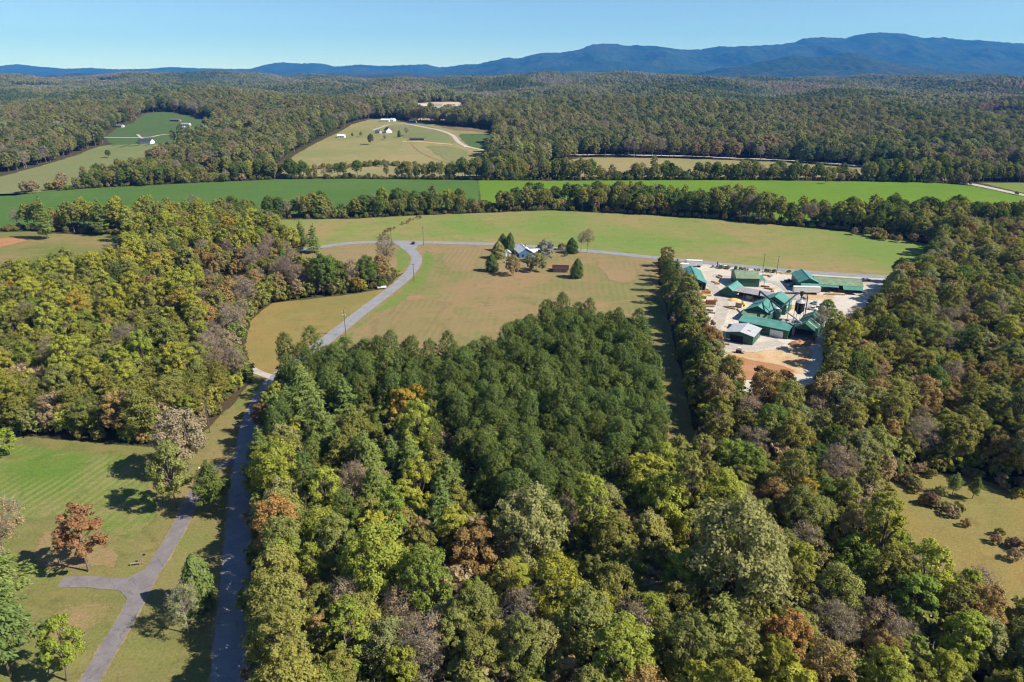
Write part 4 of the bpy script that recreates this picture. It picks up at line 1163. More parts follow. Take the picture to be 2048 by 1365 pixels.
def leaf_quads(pos, nrm, size, aspect, r, droop=None):
    """one rhombic leaf spray per point"""
    n = len(pos)
    t = droop if droop is not None else r.normal(size=(n, 3))
    t = unit(t - (t * nrm).sum(1, keepdims=True) * nrm)
    s = np.cross(nrm, t)
    sz = (size * r.uniform(.65, 1.35, n))[:, None]
    a, b = t * sz, s * sz * aspect
    v = np.stack([pos + a, pos + b + nrm * sz * .12, pos - a, pos - b + nrm * sz * .12], 1).reshape(-1, 3)
    f = np.arange(4 * n).reshape(-1, 4)
    return v, f

def np_mesh(name, v, f, mat):
    me = bpy.data.meshes.new(name)
    n = len(f)
    me.vertices.add(len(v)); me.vertices.foreach_set('co', np.ascontiguousarray(v, np.float32).ravel())
    me.loops.add(n * 4); me.loops.foreach_set('vertex_index', np.ascontiguousarray(f, np.int32).ravel())
    me.polygons.add(n); me.polygons.foreach_set('loop_start', np.arange(0, 4 * n, 4, dtype=np.int32))
    me.update(calc_edges=True)
    me.materials.append(mat)
    return me

def mb_mesh(name, mb, mat):
    me = bpy.data.meshes.new(name)
    me.from_pydata(mb.v, [], mb.f); me.materials.append(mat)
    me.polygons.foreach_set('use_smooth', [True] * len(me.polygons))
    return me

def limb(mb, a, b, r0, r1, r, n=5, sag=.12):
    a, b = Vector(a), Vector(b)
    m = a.lerp(b, .5) + Vector((r.uniform(-1, 1), r.uniform(-1, 1), r.uniform(0, 1.2))) * (b - a).length * sag
    mb.tube([a, a.lerp(m, .6), m, b], [r0, r0 * .8, (r0 + r1) / 2, r1], n, False)

def broadleaf(seed, ht, rx, base, lobes, clumps, leaves, lsize, lod=1.0, flat=1.0, open_=0.0, bare=0.0):
    """trunk, limbs to each lobe, lobes of leaf clumps; returns crown arrays + trunk builder"""
    r = random.Random(seed); q = np.random.default_rng(seed)
    mb = MB()
    cz, rz = (ht + base) / 2, (ht - base) / 2
    lean = Vector((r.uniform(-.05, .05), r.uniform(-.05, .05), 0)) * ht
    fork = base + rz * .35
    mb.tube([(0, 0, -.3), (0, 0, base * .5), lean * .4 + Vector((0, 0, fork)), lean * .8 + Vector((0, 0, cz + rz * .45))], [.036 * ht * .55, .027 * ht * .5, .02 * ht * .5, .05], 7, False)
    P, N = [], []
    lob = []
    for i in range(lobes):
        # lobes spread over the crown by golden spiral, pushed about
        k = (i + .5) / lobes
        zz = 1 - 1.78 * k
        an = i * 2.39996 + r.uniform(-.5, .5)
        rr = math.sqrt(max(0, 1 - zz * zz)) * r.uniform(.75, 1.08)
        c = Vector((rr * math.cos(an) * rx * .66, rr * math.sin(an) * rx * .66, cz + zz * rz * .74 * r.uniform(.88, 1.1))) + lean * .6
        rad = rx * r.uniform(.24, .40)
        lob.append((c, rad))
        st = Vector((0, 0, fork)) + lean * .4
        limb(mb, st.lerp(Vector((0, 0, cz)) + lean * .6, r.uniform(0, .6)), c, .0085 * ht, .03, r)
        if bare > 0:
            for _ in range(int(7 * bare)):
                d = Vector((r.gauss(0, 1), r.gauss(0, 1), abs(r.gauss(.5, .8)))).normalized()
                e = c + d * rad * r.uniform(.9, 1.5)
                limb(mb, c, e, .05, .018, r, 3, .2)
                for _k in range(2):
                    d2 = (d + Vector((r.gauss(0, .6), r.gauss(0, .6), r.gauss(.2, .5)))).normalized()
                    s0 = c.lerp(e, r.uniform(.4, .8))
                    limb(mb, s0, s0 + d2 * rad * r.uniform(.5, .9), .028, .012, r, 3, .2)
    for c, rad in lob:
        c = np.array(c)
        nc = max(3, int(clumps * r.uniform(.75, 1.25)))
        d = unit(q.normal(size=(nc, 3)) + np.array([0, 0, .45]) + .7 * unit(c - np.array([0, 0, cz - rz * .3])))
        cc = c + d * rad * q.uniform(.55, 1.0, (nc, 1)) * np.array([1, 1, flat])
        nl = max(3, int(leaves * lod * (1 - open_)))
        p = np.repeat(cc, nl, 0); dd = np.repeat(d, nl, 0)
        off = unit(q.normal(size=p.shape)) * (q.uniform(0, 1, (len(p), 1)) ** .5) * rad * .42 * np.array([1, 1, .8])
        P.append(p + off)
        N.append(unit(dd * .75 + unit(off + 1e-4) * .55 + q.normal(size=p.shape) * .42 + np.array([0, 0, .3])))
    P = np.concatenate(P); N = np.concatenate(N)
    v, f = leaf_quads(P, N, lsize / math.sqrt(lod), .62, q)
    return v, f, mb

def loblolly(seed, ht, rx, lod=1.0, top=.5):
    """tall bare bole, rounded crown of needle tufts"""
    r = random.Random(seed); q = np.random.default_rng(seed)
    mb = MB()
    mb.tube([(0, 0, -.3), (r.uniform(-.2, .2), r.uniform(-.2, .2), ht * .5), (r.uniform(-.25, .25), r.uniform(-.25, .25), ht * .96)], [.21, .15, .04], 7, False)
    rz = ht * top * .52
    cz = ht - rz
    P, N, T = [], [], []
    nb = 118
    for i in range(nb):
        k = (i + .5) / nb
        zz = 1 - 1.62 * k                                  # top of the dome down to below its widest ring
        an = i * 2.39996 + r.uniform(-.35, .35)
        rr = math.sqrt(max(0.0, 1 - zz * zz)) if zz > -.2 else .98 * (1 + (zz + .2) * .75)
        g = r.uniform(.55, 1.14)
        d = Vector((math.cos(an) * rr, math.sin(an) * rr, zz))
        c = Vector((d.x * rx * g, d.y * rx * g, cz + zz * rz * (.9 + .1 * g)))
        if i % 4 == 0:
            a0 = Vector((0, 0, max(ht * .3, c.z - .35 * rx)))
            mb.tube([a0, a0.lerp(c, .5), c], [.05, .035, .012], 3, False)
        nn = max(5, int(30 * lod))
        rad = rx * r.uniform(.16, .3)
        o_ = unit(q.normal(size=(nn, 3)))
        p = np.array(c) + o_ * rad * q.uniform(.15, 1, (nn, 1)) ** .6
        out = np.array([d.x * 1.0, d.y * 1.0, max(zz, -.1) + .45])
        P.append(p)
        N.append(unit(out * .8 + o_ * .75 + q.normal(size=(nn, 3)) * .4))
        T.append(unit(o_ + out * .6 + np.array([0, 0, .4])))
    P = np.concatenate(P); N = np.concatenate(N); T = np.concatenate(T)
    v, f = leaf_quads(P, N, .235 / math.sqrt(lod), .40, q, T)
    return v, f, mb

def white_pine(seed, ht, rx, lod=1.0, whorls=13, ragged=.2, base=.12, droop=.12, lsize=.46):
    """conifer with separate tiers of flat boughs"""
    r = random.Random(seed); q = np.random.default_rng(seed)
    mb = MB()
    mb.tube([(0, 0, -.3), (0, 0, ht * .5), (0, 0, ht * .99)], [.26, .16, .02], 7, False)
    P, N, T = [], [], []
    for w in range(whorls):
        k = w / (whorls - 1)
        z = ht * (base + (.985 - base) * k ** .92)
        env = rx * (1 - k) ** .78 * (.72 + .28 * min(1, k * 5)) + .35
        nb = 8 if k < .8 else 5
        for b in range(nb):
            an = 2 * math.pi * (b + .5 * (w % 2)) / nb + r.uniform(-.3, .3)
            L = env * r.uniform(1 - ragged * 1.3, 1 + ragged)
            tip = Vector((math.cos(an) * L, math.sin(an) * L, z + L * (.22 - droop * (1 - k) * 2)))
            a = Vector((0, 0, z))
            mb.tube([a, a.lerp(tip, .6), tip], [.05, .035, .01], 3, False)
            n = max(5, int(L * 26 * lod))
            t = q.uniform(.18, 1.05, n) ** .75
            side = np.array([-math.sin(an), math.cos(an), 0]); fw = np.array([math.cos(an), math.sin(an), .12])
            wd = (.34 * L * (1.05 - np.abs(t - .55))) * q.uniform(-1, 1, n)
            p = np.array(a)[None] * (1 - t)[:, None] + np.array(tip)[None] * t[:, None] + side[None] * wd[:, None] + q.normal(size=(n, 3)) * np.array([.16, .16, .3])
            P.append(p)
            T.append(unit(fw[None] + side[None] * np.sign(wd)[:, None] * .6 + q.normal(size=(n, 3)) * .25))
            N.append(unit(np.array([fw[0] * .35, fw[1] * .35, 1.0])[None] + q.normal(size=(n, 3)) * .33))
    P = np.concatenate(P); N = np.concatenate(N); T = np.concatenate(T)
    v, f = leaf_quads(P, N, lsize / math.sqrt(lod), .34, q, T)
    return v, f, mb

def cedar(seed, ht, rx, lod=1.0):
    """dense egg-shaped evergreen reaching the ground"""
    r = random.Random(seed); q = np.random.default_rng(seed)
    mb = MB()
    mb.tube([(0, 0, -.2), (0, 0, ht * .5), (0, 0, ht * .95)], [.2, .12, .03], 6, False)
    n = int(4200 * lod)
    k = q.uniform(.02, 1, n)
    an = q.uniform(0, 2 * math.pi, n)
    lump = .78 + .16 * np.sin(an * 3 + seed + k * 9) * np.sin(k * 13 + an * 2) + .12 * np.sin(an * 7 + k * 23 + seed) * np.sin(k * 31)
    rad = rx * np.sin(np.pi * np.clip(.30 + .70 * k, 0, 1)) ** .75 * lump * q.uniform(.66, 1.1, n)
    P = np.stack([rad * np.cos(an), rad * np.sin(an), k * ht], 1)
    N = unit(np.stack([np.cos(an), np.sin(an), .25 + .9 * k], 1) + q.normal(size=(n, 3)) * .4)
    T = unit(np.array([[0, 0, 1.0]]) + N * .5 + q.normal(size=(n, 3)) * .3)
    v, f = leaf_quads(P, N, .27 / math.sqrt(lod), .45, q, T)
    return v, f, mb

# species: (builder list, leaf material, bark material)
def protos(name, gens, leafm, leafi, bark):
    out = []
    for i, g in enumerate(gens):
        v, f, mb = g(1.0)
        out.append((np_mesh(name + '_crown', v, f, leafm), mb_mesh(name + '_trunk', mb, bark), g))
    return dict(near=out, leafi=leafi, bark=bark)

def B(seed, **k):
    return lambda lod: broadleaf(seed, lod=lod, **k)

SPEC = {
    'poplar_tree': protos('poplar', [
        B(101, ht=21, rx=4.9, base=4.0, lobes=25, clumps=11, leaves=45, lsize=0.208),
        B(102, ht=23, rx=5.3, base=4.5, lobes=28, clumps=11, leaves=45, lsize=0.208),
        B(103, ht=19, rx=4.5, base=4.5, lobes=22, clumps=11, leaves=45, lsize=0.208),
        B(104, ht=22, rx=5.8, base=4.5, lobes=30, clumps=10, leaves=41, lsize=0.215, open_=.1),
        B(106, ht=20, rx=5.2, base=3.5, lobes=19, clumps=13, leaves=43, lsize=.21),
        B(107, ht=24, rx=4.6, base=5, lobes=29, clumps=9, leaves=40, lsize=.21, open_=.1),
        B(105, ht=20, rx=4.2, base=4.0, lobes=20, clumps=11, leaves=41, lsize=0.208, open_=.15)], M_LEAF, M_LEAF_I, M_BARK),
    'oak_tree': protos('oak', [
        B(201, ht=18, rx=6.6, base=3.0, lobes=32, clumps=11, leaves=45, lsize=0.227),
        B(202, ht=17, rx=6.0, base=2.6, lobes=28, clumps=12, leaves=45, lsize=0.227),
        B(203, ht=19, rx=7.4, base=3.0, lobes=38, clumps=11, leaves=41, lsize=0.234),
        B(204, ht=15, rx=5.2, base=2.2, lobes=23, clumps=11, leaves=45, lsize=0.221),
        B(206, ht=16, rx=6.8, base=2.4, lobes=25, clumps=13, leaves=43, lsize=.22),
        B(207, ht=20, rx=5.6, base=3.5, lobes=35, clumps=9, leaves=42, lsize=.22, open_=.1),
        B(205, ht=18, rx=6.2, base=5.0, lobes=29, clumps=10, leaves=37, lsize=0.227, open_=.15)], M_LEAF, M_LEAF_I, M_BARK),
    'maple_tree': protos('maple', [
        B(301, ht=15, rx=4.8, base=1.9, lobes=22, clumps=11, leaves=41, lsize=0.202),
        B(302, ht=13, rx=4.5, base=1.7, lobes=20, clumps=11, leaves=41, lsize=0.202),
        B(304, ht=14, rx=3.9, base=2.0, lobes=17, clumps=13, leaves=40, lsize=.2),
        B(303, ht=17, rx=5.4, base=2.4, lobes=26, clumps=10, leaves=37, lsize=0.208, open_=.2)], M_LEAF, M_LEAF_I, M_BARK),
    'bare_tree': protos('thin', [
        B(401, ht=16, rx=5.2, base=4.0, lobes=22, clumps=9, leaves=17, lsize=0.152, bare=1.5),
        B(402, ht=18, rx=5.8, base=5.0, lobes=25, clumps=8, leaves=15, lsize=0.152, bare=1.5),
        B(403, ht=14, rx=4.8, base=3.0, lobes=20, clumps=9, leaves=20, lsize=0.152, bare=1.2)], M_LEAF, M_LEAF_I, M_TWIG),
    'shrub': protos('shrub', [
        B(501, ht=5.0, rx=3.0, base=.3, lobes=17, clumps=9, leaves=30, lsize=0.164),
        B(502, ht=4.0, rx=2.7, base=.2, lobes=16, clumps=9, leaves=30, lsize=0.164),
        B(503, ht=6.5, rx=3.2, base=.6, lobes=19, clumps=9, leaves=26, lsize=0.171, bare=.5)], M_LEAF, M_LEAF_I, M_TWIG),
    'pine_tree': protos('pine', [lambda lod, s=s, h=h, x=x, t=t: loblolly(s, h, x, lod, t) for s, h, x, t in
        ((601, 18.5, 2.9, .62), (602, 19.8, 3.1, .6), (603, 17.2, 2.8, .66), (604, 19, 3.3, .6), (605, 18, 3.0, .68), (606, 20.5, 2.9, .58), (607, 16.5, 3.1, .7))], M_NEEDLE, M_NEEDLE_I, M_PBARK),
    'white_pine': protos('white_pine', [lambda lod, s=s, h=h, x=x, w=w: white_pine(s, h, x, lod, w, ragged=.36, droop=.07, lsize=.36) for s, h, x, w in
        ((701, 20, 4.8, 14), (702, 18, 4.4, 12), (703, 22, 5.2, 15))], M_NEEDLE, M_NEEDLE_I, M_PBARK),
    'scrub_pine': protos('scrub_pine', [lambda lod, s=s, h=h, x=x, w=w: white_pine(s, h, x, lod, w, ragged=.48, base=.3, droop=.0, lsize=.34) for s, h, x, w in
        ((801, 16, 4.6, 10), (802, 17, 5.0, 11), (803, 15, 4.2, 9), (804, 18, 4.8, 12))], M_NEEDLE, M_NEEDLE_I, M_PBARK),
    'cedar_tree': protos('cedar', [lambda lod, s=s, h=h, x=x: cedar(s, h, x, lod) for s, h, x in
        ((901, 8.5, 3.4), (902, 9.5, 3.0), (903, 6.5, 3.2))], M_NEEDLE, M_NEEDLE_I, M_PBARK),
}
RAD = {'poplar_tree': 4.9, 'oak_tree': 6.2, 'maple_tree': 4.6, 'bare_tree': 5.2, 'shrub': 2.9, 'pine_tree': 3.3, 'white_pine': 4.7, 'scrub_pine': 4.6, 'cedar_tree': 3.2}

# leaf tints (linear) and the word for each
TINT = {
    'yellow-green': (0.392, 0.398, 0.069), 'golden': (0.480, 0.345, 0.060), 'lime-green': (0.316, 0.386, 0.070), 'olive': (0.298, 0.293, 0.081),
    'dark green': (0.153, 0.207, 0.048), 'mid-green': (0.233, 0.288, 0.061), 'grey-green': (0.336, 0.333, 0.131), 'orange': (0.400, 0.255, 0.095),
    'rust-red': (0.340, 0.200, 0.105), 'russet-brown': (0.392, 0.280, 0.114), 'grey-brown': (0.408, 0.312, 0.179), 'pine-green': (0.136, 0.178, 0.047),
    'fresh pine-green': (0.213, 0.271, 0.076), 'yellowish pine-green': (0.250, 0.252, 0.062), 'cedar-green': (0.114, 0.165, 0.047), 'silvery': (0.357, 0.336, 0.250), 'plum': (0.272, 0.177, 0.120),
}
SHAPE = {'poplar_tree': 'tall oval broadleaf tree', 'oak_tree': 'broad round-crowned tree', 'maple_tree': 'small round broadleaf tree', 'bare_tree': 'twiggy thin-leaved tree',
         'shrub': 'bushy shrub', 'pine_tree': 'round-topped tall pine', 'white_pine': 'tiered conical pine', 'scrub_pine': 'ragged pine', 'cedar_tree': 'dense egg-shaped cedar'}
CATEG = {'poplar_tree': 'tree', 'oak_tree': 'tree', 'maple_tree': 'tree', 'bare_tree': 'tree', 'shrub': 'shrub', 'pine_tree': 'pine', 'white_pine': 'pine', 'scrub_pine': 'pine', 'cedar_tree': 'cedar'}

# mixes per wood: (species, tint, weight)
MIXES = {
    'plantation': [('pine_tree', 'pine-green', 1.0)],
    'roadside': [('white_pine', 'fresh pine-green', 20), ('scrub_pine', 'yellowish pine-green', 34), ('pine_tree', 'pine-green', 18), ('poplar_tree', 'yellow-green', 12), ('oak_tree', 'mid-green', 8), ('bare_tree', 'grey-brown', 6)],
    'front': [('oak_tree', 'mid-green', 8), ('oak_tree', 'grey-green', 8), ('oak_tree', 'olive', 16), ('poplar_tree', 'olive', 10), ('poplar_tree', 'yellow-green', 21), ('oak_tree', 'yellow-green', 5), ('poplar_tree', 'lime-green', 5), ('poplar_tree', 'golden', 2.0), ('maple_tree', 'orange', 3.5),
              ('maple_tree', 'russet-brown', 10), ('bare_tree', 'grey-brown', 9), ('scrub_pine', 'yellowish pine-green', 7), ('maple_tree', 'plum', 1.5), ('maple_tree', 'lime-green', 4)],
    'east': [('oak_tree', 'olive', 22), ('poplar_tree', 'olive', 16), ('oak_tree', 'grey-green', 9), ('oak_tree', 'dark green', 9), ('oak_tree', 'russet-brown', 13), ('bare_tree', 'grey-brown', 16), ('maple_tree', 'russet-brown', 7), ('maple_tree', 'orange', 1.5),
             ('maple_tree', 'plum', 3), ('scrub_pine', 'yellowish pine-green', 8), ('poplar_tree', 'yellow-green', 5)],
    'west': [('poplar_tree', 'yellow-green', 50), ('poplar_tree', 'olive', 20), ('scrub_pine', 'yellowish pine-green', 12), ('poplar_tree', 'golden', 4), ('maple_tree', 'russet-brown', 8), ('bare_tree', 'grey-brown', 7), ('oak_tree', 'mid-green', 7), ('pine_tree', 'pine-green', 5)],
    'westpine': [('scrub_pine', 'yellowish pine-green', 52), ('poplar_tree', 'yellow-green', 18), ('poplar_tree', 'lime-green', 7), ('bare_tree', 'grey-brown', 10), ('maple_tree', 'russet-brown', 6), ('oak_tree', 'olive', 7)],
    'brownwood': [('bare_tree', 'grey-brown', 42), ('maple_tree', 'russet-brown', 18), ('bare_tree', 'plum', 12), ('oak_tree', 'russet-brown', 12), ('oak_tree', 'olive', 10), ('white_pine', 'fresh pine-green', 6)],
    'hedge': [('oak_tree', 'dark green', 34), ('oak_tree', 'olive', 20), ('maple_tree', 'olive', 16), ('bare_tree', 'grey-brown', 10), ('poplar_tree', 'olive', 12), ('maple_tree', 'russet-brown', 6), ('poplar_tree', 'yellow-green', 3)],
    'farwood': [('oak_tree', 'olive', 34), ('poplar_tree', 'olive', 22), ('oak_tree', 'dark green', 16), ('oak_tree', 'grey-green', 12), ('oak_tree', 'russet-brown', 5), ('bare_tree', 'grey-brown', 10), ('scrub_pine', 'pine-green', 10), ('poplar_tree', 'yellow-green', 6)],
}
PLACE = {'plantation': 'in the dense pine plantation', 'roadside': 'in the conifer stand beside the shaded road', 'front': 'in the mixed wood before the plantation', 'east': 'in the wood beyond the sawmill and tree row',
         'west': 'in the yellowing wood across the road', 'westpine': 'in the piney wood above the small drilled field', 'brownwood': 'in the brown wood edging the tan meadow', 'hedge': 'in the hedge behind the hay field', 'farwood': 'on the distant ridge'}
# zones as seen at canopy height (photo pixels), first match wins
ZONES = [
    ('plantation', [(560, 735), (640, 672), (720, 680), (850, 690), (985, 685), (1010, 640), (1080, 608), (1160, 600), (1284, 630), (1306, 720), (1326, 860), (1325, 905), (1200, 925), (1150, 985), (1000, 985), (930, 880), (880, 800), (740, 775), (600, 790)]),
    ('roadside', [(500, 760), (600, 780), (740, 770), (890, 800), (940, 880), (1000, 980), (1150, 970), (1170, 1030), (960, 1030), (860, 985), (720, 985), (620, 1000), (500, 980)]),
    ('brownwood', [(395, 480), (560, 470), (700, 500), (820, 500), (820, 590), (640, 600), (560, 640), (520, 760), (430, 720), (390, 600)]),
    ('westpine', [(-600, 660), (150, 640), (330, 600), (430, 690), (520, 740), (520, 800), (450, 880), (-600, 900)]),
]
PZ = [(n, p) for n, p in ZONES]

def zone_of(x, y, z=14.0):
    u, v, dep = PX(x, y, z)
    zn = np.full(np.shape(x), '', dtype=object)
    for n, p in PZ:
        k = (zn == '') & inside(p, u, v)
        zn[k] = n
    rest = zn == ''
    far = (y > 800)
    hed = rest & ~far & (((y > 455) & (u > 430)) | (y > 640))
    zn[rest & far] = 'farwood'
    zn[hed] = 'hedge'
    rest = zn == ''
    lw = rest & (u < 560) & (v < 960)
    zn[lw] = 'west'
    rest = zn == ''
    # east of the grass strip
    e = rest & (u > 1330) & (v < 900 + np.clip((u - 1500), 0, 300) * .5)
    zn[e] = 'east'
    zn[zn == ''] = 'front'
    return zn, u, v, dep

def hexgrid(x0, x1, y0, y1, s, jit, q):
    ys = np.arange(y0, y1, s * .866)
    out = []
    for i, y in enumerate(ys):
        xs = np.arange(x0 + (i % 2) * s / 2, x1, s)
        out.append(np.stack([xs, np.full(xs.shape, y)], 1))
    p = np.concatenate(out)
    return p + q.uniform(-jit, jit, p.shape) * s

def keep_clear(p, clear_open, clear_road):
    ok = np.ones(len(p), bool)
    for poly in OPEN:
        bx0, bx1 = min(a for a, b in poly) - 20, max(a for a, b in poly) + 20
        by0, by1 = min(b for a, b in poly) - 20, max(b for a, b in poly) + 20
        idx = np.where(ok & (p[:, 0] > bx0) & (p[:, 0] < bx1) & (p[:, 1] > by0) & (p[:, 1] < by1))[0]
        if len(idx):
            ins = inside(poly, p[idx, 0], p[idx, 1])
            near = edge_dist(poly, p[idx, 0], p[idx, 1]) < clear_open
            ok[idx[ins | near]] = False
    for path, w in ROADS:
        pa = path[::3] + [path[-1]]
        bx0, bx1 = min(a for a, b in pa) - 20, max(a for a, b in pa) + 20
        by0, by1 = min(b for a, b in pa) - 20, max(b for a, b in pa) + 20
        idx = np.where(ok & (p[:, 0] > bx0) & (p[:, 0] < bx1) & (p[:, 1] > by0) & (p[:, 1] < by1))[0]
        if len(idx):
            d = edge_dist(pa, p[idx, 0], p[idx, 1], False)
            ok[idx[d < w / 2 + clear_road]] = False
    return ok

TREES = []      # (species, proto, tint word, zone, x, y, scale, rot)
q = np.random.default_rng(77)
def pick(mixl):
    t = rng.uniform(0, sum(m[2] for m in mixl))
    for s, c, w in mixl:
        t -= w
        if t <= 0: return s, c
    return mixl[-1][:2]

def add_tree(sp, tint, zone, x, y, sc, label=None, proto=None, group=None, rot=None):
    TREES.append(dict(sp=sp, tint=tint, zone=zone, x=x, y=y, sc=sc, label=label, group=group,
                      proto=rng.randrange(len(SPEC[sp]['near'])) if proto is None else proto, rot=rng.uniform(0, 6.28) if rot is None else rot))

